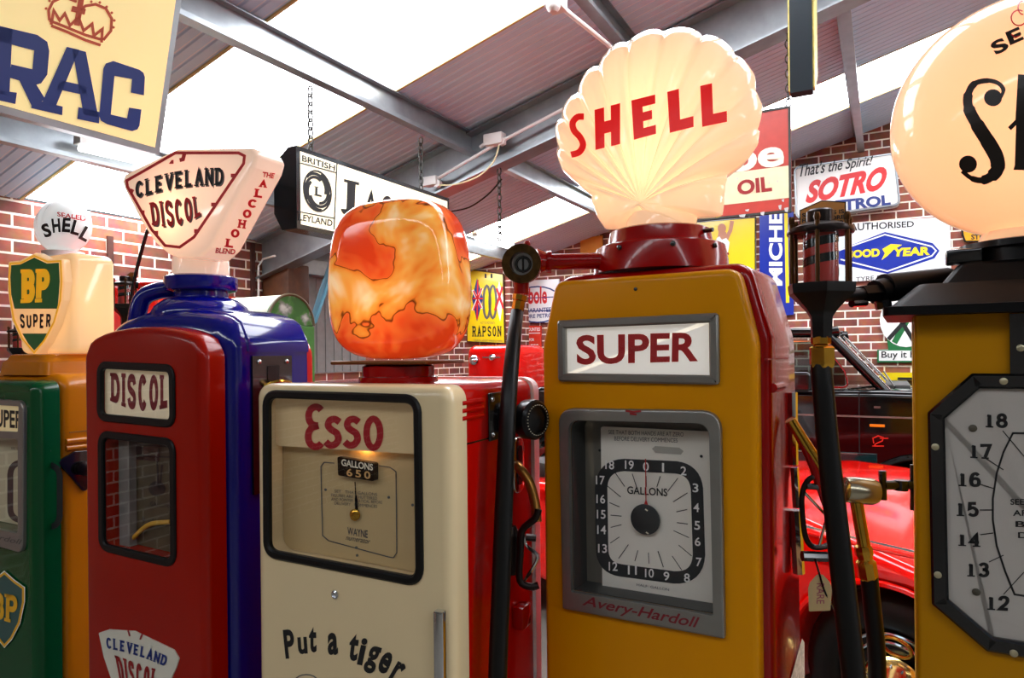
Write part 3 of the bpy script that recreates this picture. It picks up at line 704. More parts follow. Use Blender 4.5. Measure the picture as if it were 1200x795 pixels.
# red and cream oil sign on chains from the rafter
YO = 3.8
s_ = thing('hanging_enamel_sign', 'chipped red and cream enamel sign reading OIL, hanging behind the scallop globe', 'sign', RM)
cor = [(745, 271), (929, 248), (925, 124), (745, 150)]
ol = pxpoly(RM, YO, cor); xr = (ol[1].x+ol[2].x)/2; ol = [V((ol[0].x, ol[1].y)), V((xr, ol[1].y)), V((xr, ol[2].y)), V((ol[0].x, ol[2].y))]
MB().slab(ol, YO, YO+.02).build('plate', M('worn_red_enamel', '#B23A2E', .4, noise=.08), s_, ang=0)
HO = onto(RM, YO, .002); HO2 = onto(RM, YO, .004)
MB().frame(ol, .012, YO-.003, YO+.024).build('rim', M('dark_angle_iron', '#2E302C', .6, noise=.3), s_)
zA = RM.hy(925, 194, YO).z; zB = RM.hy(925, 232, YO).z
MB().add([(ol[0].x+.01, YO-.002, zB), (xr-.012, YO-.002, zB), (xr-.012, YO-.002, zA), (ol[0].x+.01, YO-.002, zA)], [(0, 1, 2, 3)]).build('cream_band', M('aged_cream_enamel', '#DDD2AC', .45, noise=.06), s_, ang=0)
dec('lettering', s_, creamp, T('Lube', .03), [(790, 176), (918, 161), (919, 194), (794, 212)], HO2)
dec('lettering', s_, darkred, T('OIL', .04), [(864, 212), (903, 206), (905, 224), (864, 229)], HO2)
decpx('rust_chip', s_, M('chip_grey', '#B8BCBA', .7), [], 1, HO2, polys=[[(x, y), (x+w_, y-1), (x+w_*.8, y+h_), (x+1, y+h_*.8)] for x, y, w_, h_ in ((866, 252, 8, 3), (873, 246, 5, 2), (891, 249, 5, 4), (912, 241, 4, 5), (919, 244, 5, 5), (916, 234, 3, 3), (900, 214, 2, 2), (910, 212, 2, 2), (863, 209, 2, 2))])
mb = MB(); q = RM.hy(925, 124, YO); chain(mb, (xr-.01, YO+.01, q.z), (xr-.01, YO+.01, zroof(xr)-.31), .045, .004)
chain(mb, (ol[0].x+.02, YO+.01, q.z), (ol[0].x+.02, YO+.01, zroof(ol[0].x)-.31), .045, .004); mb.build('chain', darksteel, s_)
mb = MB(); q = RM.hy(585, 209, 3.8); e = RM.hy(587, 281, 3.8); chain(mb, (q.x, 3.8, zroof(q.x)-.31), (q.x, 3.8, e.z), .05, .0045); o = mb.build('chain', darksteel, None, RM); tag(o, 'loose steel chain hanging from the rafter above the red arm fitting', 'chain')
# double-faced sign seen edge-on
s_ = thing('hanging_sign', 'black edged double sided sign with yellow faces hanging edge-on at the top of the picture', 'sign', RM)
xq = RM.loc(P(944, 106, 2.6)); y0, y1 = xq.y, xq.y+.6; z0 = xq.z
pr = [(xq.x-.05, 0), (xq.x+.03, 0)]
hp2 = [(y0, z0), (y0+.05, z0-.004), (y0+.17, z0+.10), (y0+.17, z0+.62), (y0, z0+.62)]
MB().loft([[V((x, a, b)) for a, b in hp2] for x in (xq.x-.055, xq.x+.024)]).build('frame', M('dark_teal_edge', '#0C1A22', .4), s_, ang=0)
hp3 = [tuple(p) for p in inset([V(p) for p in hp2], .012)]
MB().loft([[V((x, a, b)) for a, b in hp3] for x in (xq.x+.025, xq.x+.031)]).build('face', M('faded_yellow_face', '#D9C66A', .5, noise=.3, nscale=25), s_, ang=0)
MB().loft([[V((x, a, b)) for a, b in hp3] for x in (xq.x-.062, xq.x-.056)]).build('face', M('faded_yellow_face', '#D9C66A'), s_, ang=0)
MB().tube([(xq.x, y0+.1, z0+.6), (xq.x, y0+.1, zroof(xq.x)-.01)], .008, 6).build('hanger', steel, s_)
# ------------------------------------------------------------ pumps
def mkfr(pr, D, th, pl_, py=500):
    f = corner_frame(pr, D, th, 0.0); w_ = -f.hy(pl_, py, 0).x
    return corner_frame(pr, D, th, w_), w_
def depth_of(f, x, y): return f.w(x, y, 0).y
def slabname(name, o, y0, y1, mat, par, r=0., rb=0., fn=None): return MB().slab(o, y0, y1, r, rb, fn).build(name, mat, par)
def ppx(fr, y, pts, r=0, n=6): return rpoly([(q.x, q.z) for q in (fr.hy(a, b, y) for a, b in pts)], r, n)
def screw(mb, x, y, z, r=.006, d=(0, -1, 0)): mb.lathe([(r, 0), (r, .002), (r*.6, .004)], (x, y, z), n=12, d=d)

# ===== red and blue pump
CL, wc = mkfr(238, 1.6, 26, 97)
cp = thing('petrol_pump', 'red fronted blue pump with an arched top, two windows and lit triangular globe', 'petrol pump', CL)
h = wc/2; zt = CL.hy(172, 383, 0.02).z; zc = CL.hy(240, 421, .02).z + .012
def arch(hw, zc_, zt_, r=.05, z0=.08):
    pts = [(-hw, z0), (hw, z0), (hw, zc_)] + [(hw*math.cos(math.pi*k/12)*.93, zc_ + (zt_-zc_)*(.35+.65*math.sin(math.pi*k/12))) for k in range(1, 12)] + [(-hw, zc_)]
    return rpoly(pts, [0, 0, r] + [.0]*11 + [r], 5)
door = slabname('front_door', arch(h, zc, zt), 0, .062, orange_red, cp, .022)
w1 = ppx(CL, 0, [(118, 489), (203, 497), (202, 432), (118, 428)], .022); w2 = ppx(CL, 0, [(120, 641), (204, 661), (203, 519), (119, 509)], .026)
cut(door, MB().slab(w1, -.02, .02), MB().slab(w2, -.02, .056))
MB().frame(inset(w1, -.010), .019, -.006, .004, .003).build('window_gasket', rubber, door)
MB().frame(inset(w2, -.010), .019, -.006, .004, .003).build('window_gasket', rubber, door)
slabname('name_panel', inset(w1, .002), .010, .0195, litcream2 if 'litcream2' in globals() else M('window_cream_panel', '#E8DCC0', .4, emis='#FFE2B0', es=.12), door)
dec('lettering', door, M('maroon_ink', '#7A1220', .5), K('DISCOL', .7, .23, .06, .17, st=.12), [(129, 437), (196, 440), (196, 478), (129, 470)], onto(CL, .010), warp=lambda a, b: (a, b - .22*math.sin(math.pi*a)*(1-b)))
MB().slab(inset(w2, .002), .052, .0555).build('dial_plate', M('shaded_dial_plate', '#453E2A', .5, noise=.3), door, ang=0)
hd = onto(CL, .052, .002)
decpx('dial_markings', door, blackink, [[(158, 521), (201, 524), (201, 536), (158, 534), (158, 521)]], 2, hd)
decpx('counter_window', door, black, [], 1, hd, polys=[[(158, 523), (186, 525), (186, 541), (158, 539)]])
decpx('pointer', door, blackink, [[(184, 540), (186, 575)], [(190, 545), (187, 575)]], 2.2, hd)
decpx('pointer_hub', door, blackink, [], 1, hd, polys=[[(184+10*math.cos(R(a)), 573+9*math.sin(R(a))) for a in range(0, 360, 24)]])
dec('lettering', door, blackink, T('GALLONS', .02), [(176, 588), (200, 591), (200, 596), (176, 593)], hd)
dec('lettering', door, blackink, T('9 . 10 . 11', .02), [(166, 606), (200, 610), (200, 618), (166, 614)], hd)
MB().box(*(lambda q: (q.x-.04, q.x+.001))(CL.hy(151, 560, .03)), .03, .05, CL.hy(151, 641, .03).z, CL.hy(151, 512, .03).z).build('side_screen', M('grey_screen', '#6E6C68', .4, noise=.2), door, ang=0)
MB().tube([CL.hy(148, 640, .045), CL.hy(165, 622, .04), CL.hy(178, 614, .04), CL.hy(200, 612, .045)], .006, 8, 4).build('pipe', M('yellow_pipe', '#C79A28', .4), door)
for nm, w_ in (('window_pane', w1), ('window_pane', w2)): MB().slab(inset(w_, .004), .001, .0035).build(nm, glass, door, ang=0)
# badge
bo = [(116, 742), (128, 738), (158, 740), (204, 762), (210, 772), (207, 782), (199, 800), (170, 842), (150, 850), (132, 800), (122, 770)]
slabname('shield_badge', ppx(CL, -.002, bo[::-1], .004, 3), -.003, .003, M('badge_cream', '#D8D4C4', .4), cp)
hb = onto(CL, -.003, .0015)
dec('lettering', cp, blueink, K('CLEVELAND', .62, .2, .05, .16), [(124, 745), (197, 768), (193, 783), (125, 762)], hb, warp=lambda a, b: (a, b+.15*math.sin(math.pi*a)))
dec('lettering', cp, darkred, K('DISCOL', .5, .19, .05, .16), [(134, 768), (184, 785), (180, 815), (140, 800)], hb)
decpx('crown_mark', cp, darkred, [[(150, 739), (152, 746)], [(167, 743), (164, 750)]], 2, hb)
# body
body = slabname('body', arch(h+.018, zc+.03, zt+.05, .07), .064, .334, blue, cp, .05, .015)
rear = slabname('rear_door', arch(h-.006, zc+.006, zt+.01, .06), .336, .385, red, cp, 0, .022)
xs = h+.018
sz = CL.hx(300, 413, xs).z
slabname('top_cap', rpoly([(-xs-.004, sz), (xs+.004, sz), (xs+.004, zc+.03)] + [(xs*math.cos(math.pi*k/12)*.93, zc+.034 + (zt-zc+.02)*(.35+.65*math.sin(math.pi*k/12))) for k in range(1, 12)] + [(-xs-.004, zc+.03)], [0, 0, .07]+[0]*11+[.07], 5), .11, .332, blue, cp, .012, .01)
hp_ = [CL.hx(a, b, xs) for a, b in ((294, 416), (340, 414), (340, 480))]
MB().box(xs, xs+.006, hp_[0].y, hp_[1].y, hp_[0].z-.35, hp_[0].z-.003).build('switch_plate', black, cp, ang=0)
mb = MB(); ya_, yb_ = hp_[0].y, hp_[1].y
for y in (ya_+.02, yb_-.02): mb.ball((xs+.006, y, hp_[0].z-.018), .007, 10)
mb.build('screw', chrome, cp)
ym = (ya_+yb_)/2
MB().box(xs+.002, xs+.008, ym-.02, ym+.02, hp_[0].z-.065, hp_[0].z-.028).build('slot', blackg, cp, ang=0)
MB().tube([(xs+.005, ym-.025, hp_[0].z-.08), (xs+.035, ym-.01, hp_[0].z-.07), (xs+.035, ym+.03, hp_[0].z-.075)], .007, 8, 4).build('hook', brass, cp)
# dome, collar, elbow
yc = .2; cx = 0.0; Yc = depth_of(CL, cx, yc)
cx = CL.at(233, 360, Yc).x; zz = lambda px, py: P(px, py, Yc).z; rr = lambda d: d*Yc/800
zb_ = zz(233, 374)
MB().lathe([(rr(54), zb_-.03-zb_), (rr(53), .0), (rr(54), rr(6)), (rr(50), rr(14)), (rr(40), rr(22)), (rr(24), rr(27)), (.01, rr(29))], (cx, yc, zb_), n=40).build('dome', blue, cp)
MB().lathe([(rr(30), rr(25)), (rr(30), rr(31)), (rr(38), rr(33)), (rr(40), rr(36)), (rr(40), rr(48)), (rr(36), rr(50)), (rr(33), rr(50))], (cx, yc, zb_), n=40).build('collar', blue, cp)
MB().tube([(cx-rr(33), yc-.02, zz(205, 338)), (cx-rr(50), yc-.05, zz(185, 341)), (cx-rr(65), yc-.07, zz(170, 352)), (cx-rr(70), yc-.08, zz(165, 385))], rr(10), 14, 5).build('elbow_pipe', blue, cp)
# globe
gl_peach = opal('lit_peach_glass', '#FBE3D2', '#FFD9BE', .38, .5)
f1 = [(142, 213), (145, 204), (206, 174), (296, 173), (301, 181), (297, 196), (247, 290), (234, 302), (206, 302), (196, 298), (180, 284), (162, 256), (145, 222)]
gy0, gy1 = .10, None
xsd = CL.hy(297, 190, gy0).x; gy1 = CL.hx(331, 200, xsd).y; gy1 = min(max(gy1, .2), .30)
gf = ppx(CL, gy0, f1[::-1], .014, 3)
mb = MB().slab(gf, gy0, gy1, .010, .014)
globe = mb.build('globe', gl_peach, cp, ang=60)
MB().lathe([(rr(31), zz(236, 325)-zb_), (rr(31), zz(236, 306)-zb_), (rr(29), zz(236, 298)-zb_)], (cx, yc, zb_), n=32).build('globe_neck', gl_peach, cp)
lamp(cp, (cx, (gy0+gy1)/2, zz(230, 258)), .6, '#FFC890', .03)
hg = bvh_hit(CL, globe, .0015)
decpx('border', globe, redink, [[(149, 212), (206, 179.5), (280, 179.5), (287, 183), (286, 192), (228, 278), (211, 290), (194, 288), (178, 269), (150, 219), (149, 212)]], 3.4, hg)
for nt_ in [[(197, 181), (200, 190), (204, 190)], [(217, 179), (215, 187), (211, 188)], [(276, 206), (271, 206)], [(253, 240), (248, 240)], [(232, 271), (228, 271)], [(166, 249), (170, 249)], [(153, 223), (157, 225)], [(181, 273), (186, 273)]]: decpx('border_notch', globe, redink, [nt_], 4.5, hg)
cl_s = K('CLEVELAND', .66, .19, .06, .18, st=.09); di_s = K('DISCOL', .66, .19, .06, .2, st=.09)
wl = lambda a, b: (a, b + .18*math.sin(math.pi*a))
dec('lettering', globe, M('letter_shade_grey', '#7A7068', .5), cl_s, [(160.5, 212.5), (264, 195.5), (263.5, 221.5), (161.5, 236.5)], hg, wl)
dec('lettering', globe, blackink, cl_s, [(159, 211), (262.5, 194), (262, 220), (160, 235)], bvh_hit(CL, globe, .0022), wl)
wd_ = lambda a, b: (a, b - .28*math.sin(math.pi*a)*(1-b) - .12*(1-b)*(1-a) + .05)
dec('lettering', globe, M('letter_shade_grey', '#7A7068', .5), di_s, [(177, 240), (235, 232), (237.5, 255.5), (180, 264)], hg, wd_)
dec('lettering', globe, redink, di_s, [(175.5, 239), (233.5, 231), (236, 254), (178.5, 262.5)], bvh_hit(CL, globe, .0022), wd_)
for ch, (px, py) in zip('ALCOHOL', ((309, 214), (303, 226), (296, 238), (290, 250), (284, 262), (276, 273), (269, 284.5))):
    dec('lettering', globe, redink, K(ch, .8, .25, .08, st=.14), [(px-5, py-5.5), (px+5, py-4), (px+3.5, py+6), (px-6.5, py+4.5)], hg)
dec('lettering', globe, redink, T('THE', .04), [(307.5, 201), (322, 203), (320, 209), (307, 207)], hg)
dec('lettering', globe, redink, T('BLEND', .04), [(253, 290), (276, 292), (275, 298), (252, 296)], hg)

# ===== white and red pump
ES, we = mkfr(528, 1.31, 24.4, 298)
ep = thing('petrol_pump', 'white fronted red pump reading Put a tiger, with an orange lit globe', 'petrol pump', ES)
h = we/2; zt = ES.hy(410, 451, .0).z
door = slabname('front_door', rrect(-h, h, .08, zt, .032), 0, .062, cream, ep, .024)
w1 = ppx(ES, 0, [(312, 650), (494, 685), (491, 466), (311, 460)], .03)
cut(door, MB().slab(w1, -.02, .054))
MB().frame(inset(w1, -.006), .018, -.007, .006, .004).build('window_gasket', rubber, door)
pw = M('window_panel_warm', '#C2A878', .5)
zs_ = ES.hy(400, 527, .03).z
xl, xr_ = min(p.x for p in w1)+.003, max(p.x for p in w1)-.003; zl, zh = min(p.y for p in w1)+.01, max(p.y for p in w1)-.004
MB().slab(rrect(xl, xr_, zs_, zh, .012), .028, .034).build('name_panel', M('name_panel_grey_cream', '#CDB284', .5, emis='#FFDCA8', es=.06), door, ang=0)  # faint glow in the panel stands in for an upper window lamp
MB().slab(inset(w1, .003), .050, .0535).build('dial_plate', pw, door, ang=0)
hE = onto(ES, .028, .0015); hD = onto(ES, .05, .0015); hD2 = onto(ES, .05, .003)
def pxarc(cx, cy, rx, ry, a0, a1, n=10): return [(cx+rx*math.cos(R(a0+(a1-a0)*k/n)), cy-ry*math.sin(R(a0+(a1-a0)*k/n))) for k in range(n+1)]
mar = M('dark_crimson_ink', '#A51420', .4)
decpx('lettering', door, mar, [pxarc(370, 488, 8.5, 11, 40, 270, 12)+[(373, 499)], [(373, 499)]+pxarc(370, 512, 9, 12, 90, 320, 12)], 8, hE)
for cx_ in (390.5, 413):
    decpx('lettering', door, mar, [[(cx_+7.5, 495), (cx_+2, 491.5), (cx_-4, 493), (cx_-6, 499), (cx_-2, 504), (cx_+4, 508), (cx_+6, 515), (cx_+2, 521), (cx_-4, 522), (cx_-9, 518)]], 8, hE, 4)
decpx('lettering', door, mar, [pxarc(437.5, 508, 8, 17, 0, 360, 24)], 7.6, hE)
decpx('dial_border', door, greyink, [[(380, 542), (392, 543)], [(444, 546), (457, 548), (464, 553), (465, 648), (461, 654), (455, 653), (385, 634), (378, 628), (376, 547), (380, 542)]], 1.2, hD)
MB().slab(ppx(ES, .04, [(398, 557), (440, 564), (440, 543), (397, 535)], .004, 3), .035, .05).build('counter', M('counter_bronze', '#1E1408', .3, metal=.5), door)
hC = onto(ES, .035, .001)
dec('lettering', door, creamp, T('GALLONS', .025), [(400, 538), (437, 544), (437, 552), (400, 546)], hC)
dec('lettering', door, M('tan_ink', '#D8A868', .5), T('650', .02, space=1.4), [(406, 549), (434, 553), (434, 562), (406, 558)], hC)
decpx('pointer', door, black, [[(416, 565), (417.2, 585), (418, 600)]], [1.2, 3, 5.5], hD2)
q = ES.hy(417.5, 603, .05); MB().lathe([(.0125, 0), (.0125, .004), (.009, .007), (.003, .008)], (q.x, .047, q.z), n=20, d=(0, -1, 0)).build('pointer_hub', brass, door)
for i, tx in enumerate(('SET   THAT GALLONS', 'FIGURES ARE   SHUTTERED', 'AND POINTER  VERTICAL BEFORE', 'DELIVERY   COMMENCES')):
    dec('lettering', door, greyink, T(tx), [(392-(i in (1, 2))*4, 574+i*4.7), (442+(i == 2)*6, 578+i*4.7), (442+(i == 2)*6, 581.5+i*4.7), (392-(i in (1, 2))*4, 577.5+i*4.7)], hD)
dec('lettering', door, greyink, T('WAYNE', .01), [(407, 618), (431, 622), (431, 631), (407, 627)], hD)
dec('lettering', door, greyink, T('numerator', .0, .5), [(405, 628), (434, 633), (434, 638), (405, 633)], hD)
mb = MB()
for px, py in ((382, 574), (456, 583), (418, 642), (419, 651), (484, 592)): q = ES.hy(px, py, .05); mb.lathe([(.003, 0), (.003, .002)], (q.x, .0495, q.z), n=8, d=(0, -1, 0))
mb.build('plate_screw', greyink, door)
MB().slab(inset(w1, .004), .002, .005).build('window_pane', glass, door, ang=0)
lamp(ep, (ES.hy(412, 500, 0).x, .042, zs_+.008), .10, '#FFC070', .006)
q = ES.hy(393, 697, 0); MB().lathe([(.009, 0), (.009, .004), (.006, .006), (.003, .003)], (q.x, .001, q.z), n=18, d=(0, -1, 0)).build('lock', chrome, door)
a = ES.hy(519, 713, 0); mb = MB().box(a.x-.011, a.x+.011, -.02, -.002, .55, a.z, .004); mb.box(a.x-.006, a.x+.006, -.012, .004, a.z-.03, a.z-.01).build('handle', chrome, door)
hF = onto(ES, 0, .001)
lt = [('P', 333, 738, 345, 772, -6), ('u', 349, 747, 360, 767, -4), ('t', 362, 735, 371, 765, 0), ('a', 384, 742, 396, 768, 0), ('t', 409, 743, 420, 775, 8), ('i', 421, 748, 428, 780, 12), ('g', 429, 757, 443, 790, 18), ('e', 445, 764, 458, 790, 24), ('r', 460, 776, 472, 800, 30)]
for ch, x0, y0, x1, y1, an in lt:
    c_, s_2 = math.cos(R(an)), math.sin(R(an)); mx_, my_ = (x0+x1)/2, (y0+y1)/2
    rot = lambda x, y: (mx_+(x-mx_)*c_-(y-my_)*s_2, my_+(x-mx_)*s_2+(y-my_)*c_)
    dec('lettering', door, blackink, T(ch, .035), [rot(x0, y0), rot(x1, y0), rot(x1, y1), rot(x0, y1)], hF)
dec('lettering', door, blackink, T('in your tank', .035), [(340, 815), (470, 850), (465, 880), (340, 840)], hF)
decpx('ring_mark', door, greyink, [pxarc(359, 800, 14, 9, 0, 360, 20)], 1.5, hF)
# body with side seam, louvres, plate, dial
hb_ = h-.004
body = slabname('body', rrect(-hb_, hb_, .08, zt-.002, .03), .064, .402, red, ep, .004)
slabname('rear_door', rrect(-h-.001, h+.004, .08, zt+.002, .034), .404, .452, M('skylit_cream', '#FFFFFF', .3, coat=.3), ep, 0, .02)  # cream door painted pure white to imitate skylight falling on it
hx_ = lambda px, py, l=0.: ES.hx(px, py, hb_+l)
zse = hx_(540, 522).z
MB().box(hb_-.002, hb_+.0015, .066, .40, zse-.002, zse+.001).build('seam', black, ep, ang=0)
for i in range(3):
    a = hx_(540, 473+i*9); b = hx_(565, 470+i*8.2)
    MB().tube([(hb_, a.y, a.z), (hb_, b.y, a.z)], .006, 8).build('louvre', red, ep)
a = hx_(571, 461); b = hx_(597, 511)
MB().box(hb_, hb_+.006, a.y, b.y, b.z, a.z, .003).build('side_plate', black, ep)
mb = MB()
for y in (a.y+.012, b.y-.012):
    for z in (a.z-.014, b.z+.014): mb.ball((hb_+.006, y, z), .006, 10)
mb.build('plate_bolt', chrome, ep)
q = hx_(611, 488); q.y = min(q.y, .395)
MB().lathe([(.02, 0), (.02, .03), (.04, .034), (.045, .042), (.045, .068), (.04, .074), (.03, .076), (.03, .072), (.012, .078), (.0, .08)], (hb_+.002, q.y-.05, q.z), n=36, d=(1, -.35, 0)).build('dial_knob', blackg, ep)
mb = MB()
for k in range(30):
    an = k/30*6.283; dx = V((1, -.35, 0)).normalized(); u1 = dx.orthogonal().normalized(); u2 = dx.cross(u1)
    c = V((hb_+.002, q.y-.05, q.z)) + dx*.0755 + (u1*math.cos(an)+u2*math.sin(an))*.034; mb.ball(c, .0017, 6)
mb.build('dial_marking', creamp, ep)
# holster, nozzle
qa, qb = hx_(603, 512), hx_(603, 578); yn = min(qa.y, .37)
MB().slab([V((p.y, p.x)) for p in []] or rrect(yn-.03, yn+.03, qb.z, qa.z, .028), 0, .012, .004, fn=lambda p: V((hb_+.012-p.y, p.x, p.z))).build('holster_plate', chrome, ep)
MB().slab(rrect(yn-.012, yn+.014, qb.z+.02, qa.z-.02, .012), 0, .002, fn=lambda p: V((hb_+.014-p.y, p.x, p.z))).build('holster_slot', blackg, ep)
Yn = depth_of(ES, hb_+.05, yn)
E = lambda px, py, dY=0.: ES.at(px, py, Yn+dY)
MB().tube([(hb_+.002, yn, hx_(603, 545).z), E(608, 548, -.02), E(620, 565, -.04), E(627, 590, -.05), E(629, 612, -.06)], .011, 12, 5).build('spout', M('dull_brass', '#9A6A30', .3, metal=.9), ep)
nz = M('gunmetal', '#2A2220', .3, metal=.8)
MB().tube([E(631, 597, -.07), E(627, 608, -.07), E(612, 622, -.06), E(610, 645, -.06), E(609, 680, -.06), E(622, 688, -.06), E(631, 686, -.06)], .008, 10, 4).build('nozzle_guard', nz, ep)
MB().tube([E(613, 624, -.05), E(617, 640, -.05), E(629, 650, -.06), E(628, 660, -.06), E(615, 680, -.05)], .004, 8, 4).build('trigger', chrome, ep)
MB().ball(E(600, 645, -.02), .032, 14, (.7, .7, 1.9)).build('nozzle_body', nz, ep)
MB().tube([E(616, 630, -.06), E(628, 631, -.06)], .008, 8).build('lever_pin', nz, ep)
MB().box(hb_+.001, hb_+.03, yn-.03, yn+.02, hx_(603, 735).z, hx_(603, 708).z, .006).build('hose_guard', redd, ep)
# globe stand and globe
yc = .22; Yc = depth_of(ES, 0, yc); cx = ES.at(465, 430, Yc).x; zz = lambda px, py: P(px, py, Yc).z; rr = lambda d: d*Yc/800
MB().lathe([(rr(46), 0), (rr(46), .012), (rr(42), .014), (rr(42), zz(465, 428)-zt), (rr(38), zz(465, 426)-zt)], (cx, yc, zt-.003), n=36).build('globe_base', redd, ep)
cxg = ES.at(466, 330, Yc).x
MB().box(cxg-rr(66), cxg+rr(62), yc-.09, yc+.09, zz(465, 427), zz(465, 422.5), .003).build('globe_tray', M('bronze_tray', '#6A3E14', .35, metal=.6), ep)
hw_, zb0, zt0 = rr(83), zz(466, 421), zz(466, 236)
ol = []
for k in range(48):
    t = 2*math.pi*k/48; c_, s_2 = math.cos(t), math.sin(t); e = 2/3.4
    x = hw_*math.copysign(abs(c_)**e, c_); z = (zt0+zb0)/2 + (zt0-zb0)/2*math.copysign(abs(s_2)**e, s_2)
    x *= 1.03 - .07*max(0, (z-(zt0+zb0)/2)/((zt0-zb0)/2))
    ol.append(V((cxg+x, z)))
ambr = opal('mottled_orange_glass', '#F09030', '#F09030', .42, .35, (7, [(.40, '#D8441A'), (.50, '#EE7030'), (.512, '#5A240C'), (.526, '#E8862C'), (.60, '#F0B050'), (.70, '#FBE4B4')]))
MB().slab(ol, yc-.085, yc+.085, .06, .06, steps=6).build('globe', ambr, ep, ang=70)
lamp(ep, (cxg, yc, zb0+.1), .45, '#FFD8A0', .03)

# ===== yellow and red pump with the lit scallop globe
AV, wa = mkfr(886, 1.33, 32, 635, 452)
ap = thing('petrol_pump', 'yellow fronted red pump reading SUPER under a big lit scallop shaped globe', 'petrol pump', AV)
h = wa/2; ztp = AV.hy(752, 322, .0).z; zsh = AV.hy(884, 401, 0).z
def avo(g, hw, zt_, zs__, tx, r): return rpoly([(-hw, .08), (hw, .08), (hw, zs__), (hw-tx, zt_), (-hw+tx, zt_), (-hw, zs__)], [0, 0, .12, r, r, .12], 7)
panel = slabname('front_panel', avo(0, h, ztp, zsh, .035, .03), 0, .04, yellow, ap, .014)
w1 = ppx(AV, 0, [(672, 692), (838, 720), (833, 496), (669, 492)], [.004, .004, .024, .024]); ws = ppx(AV, 0, [(664, 438), (832, 441), (831, 376), (663, 383)], .004)
tap = lambda p: V((p.x, .042+(p.y-.042)*(1-.30*max(0, min(1, (p.z-.9)/.72))**1.3), p.z))
body = slabname('body', avo(0, h+.018, ztp+.016, zsh+.01, .04, .045), .042, .44, redd, ap, .028, .05, tap)
cut(panel, MB().slab(w1, -.02, .06), MB().slab(ws, -.02, .012))
cut(body, MB().slab(w1, .0, .072))
MB().frame(inset(w1, .0004), .002, .0, .071).build('window_liner', M('dark_liner', '#3A3A38', .5), panel)
so = ppx(AV, 0, [(656, 447), (844, 451), (843, 367), (655, 376)], .008)
MB().frame(so, .019, -.012, .002, .004).build('name_frame', greyframe, panel)
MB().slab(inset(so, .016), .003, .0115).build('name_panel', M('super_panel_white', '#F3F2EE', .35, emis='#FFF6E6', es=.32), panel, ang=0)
hS = onto(AV, .003, .0012)
dec('lettering', panel, M('super_red_ink', '#B4161A', .4), T('SUPER', .03), [(675, 393), (819, 389), (818, 424), (676, 428)], hS)
MB().slab(inset(so, .019), -.004, -.002).build('name_pane', glass, panel, ang=0)
q = AV.hy(745, 339, 0); MB().lathe([(.004, 0), (.004, .003), (.001, .004)], (q.x, .001, q.z), n=12, d=(0, -1, 0)).build('screw', black, panel)
# meter bezel
bo = ppx(AV, 0, [(662, 712), (851, 747), (846, 481), (657, 478)], [.004, .004, .036, .036])
bz = MB().slab(bo, -.014, .0, .005).build('meter_bezel', greyframe, panel); cut(bz, MB().slab(w1, -.03, .02))
hB = onto(AV, -.014, .001)
dec('lettering', bz, M('maroon_ink', '#7A1220', .5), T('Avery-Hardoll', .012, .35), [(682, 698), (820, 724), (820, 741), (682, 713)], hB)
decpx('maker_badge', bz, darkred, [[(733, 481.5), (742, 483), (751, 482)], [(738, 485), (746, 486)]], 2.4, hB)
# dial inside
MB().slab(ppx(AV, .052, [(706, 705), (836, 716), (832, 506), (704, 500)], .006, 3), .052, .055).build('dial_plate', dial, panel, ang=0)
MB().slab(inset(w1, .001), .066, .071).build('dial_back', M('dark_dial_back', '#6B665C', .5), panel, ang=0)
gv = lambda l: (lambda px, py: AV.hy(px, py, .052-l))
# measured on the plate
ring = rpoly([(704, 544), (816, 549), (820, 681), (706, 666)], 26, 8); ring = [tuple(p) for p in ring]+[tuple(ring[0])]
decpx('dial_ring', panel, M('charcoal_ink', '#1C1F22', .5), [ring], 14.5, gv(.001))
nums = {'0': (757, 547), '1': (777, 548), '2': (801, 552), '3': (815, 572), '4': (816, 595), '5': (817, 616), '6': (817.5, 635), '7': (819, 659), '8': (805, 677.5), '9': (781, 675.5), '10': (761, 672), '11': (741, 668.5), '12': (718.5, 664), '13': (706, 643), '14': (705, 621), '15': (704.5, 603), '16': (704, 585), '17': (703.5, 563), '18': (714.5, 545), '19': (737.5, 545)}
for s__, (x, y) in nums.items():
    hw_ = 5.2 if len(s__) > 1 else (1.2 if s__ == '1' else 3.4)
    dec('lettering', panel, whiteink, T(s__, .015), [(x-hw_, y-5.3), (x+hw_, y-4.9), (x+hw_, y+5.6), (x-hw_, y+5.0)], gv(.002))
    dx, dy = 758-x, 608-y; L_ = math.hypot(dx, dy); f0 = 11/L_; f1_ = f0 + (13/L_ if L_ < 65 else 20/L_)
    decpx('tick', panel, blackink, [[(x+dx*f0, y+dy*f0), (x+dx*f1_, y+dy*f1_)]], .9, gv(.0015))
dec('lettering', panel, blackink, T('GALLONS', .015), [(735, 570), (782, 573), (782, 582), (735, 579)], gv(.0015))
dec('lettering', panel, greyink, T('SEE THAT BOTH HANDS ARE AT ZERO'), [(713, 504), (801, 507), (801, 512), (713, 509)], gv(.0015))
dec('lettering', panel, greyink, T('BEFORE DELIVERY COMMENCES'), [(720, 511.5), (794, 514), (794, 519), (720, 516.5)], gv(.0015))
dec('lettering', panel, greyink, T('HALF  GALLON'), [(746, 684), (784, 690), (784, 693), (746, 687)], gv(.0015))
decpx('counter_slot', panel, M('slot_grey', '#A8A49A', .5), [], 1, gv(.0015), polys=[[(764, 526), (768, 523), (796, 525), (801, 529), (798, 533), (768, 531)]])
for px, py in ((703, 528), (822, 535)):
    q = gv(0)(px, py); MB().lathe([(.003, 0), (.003, .002)], (q.x, q.y, q.z), n=10, d=(0, -1, 0)).build('plate_screw', blackink, panel)
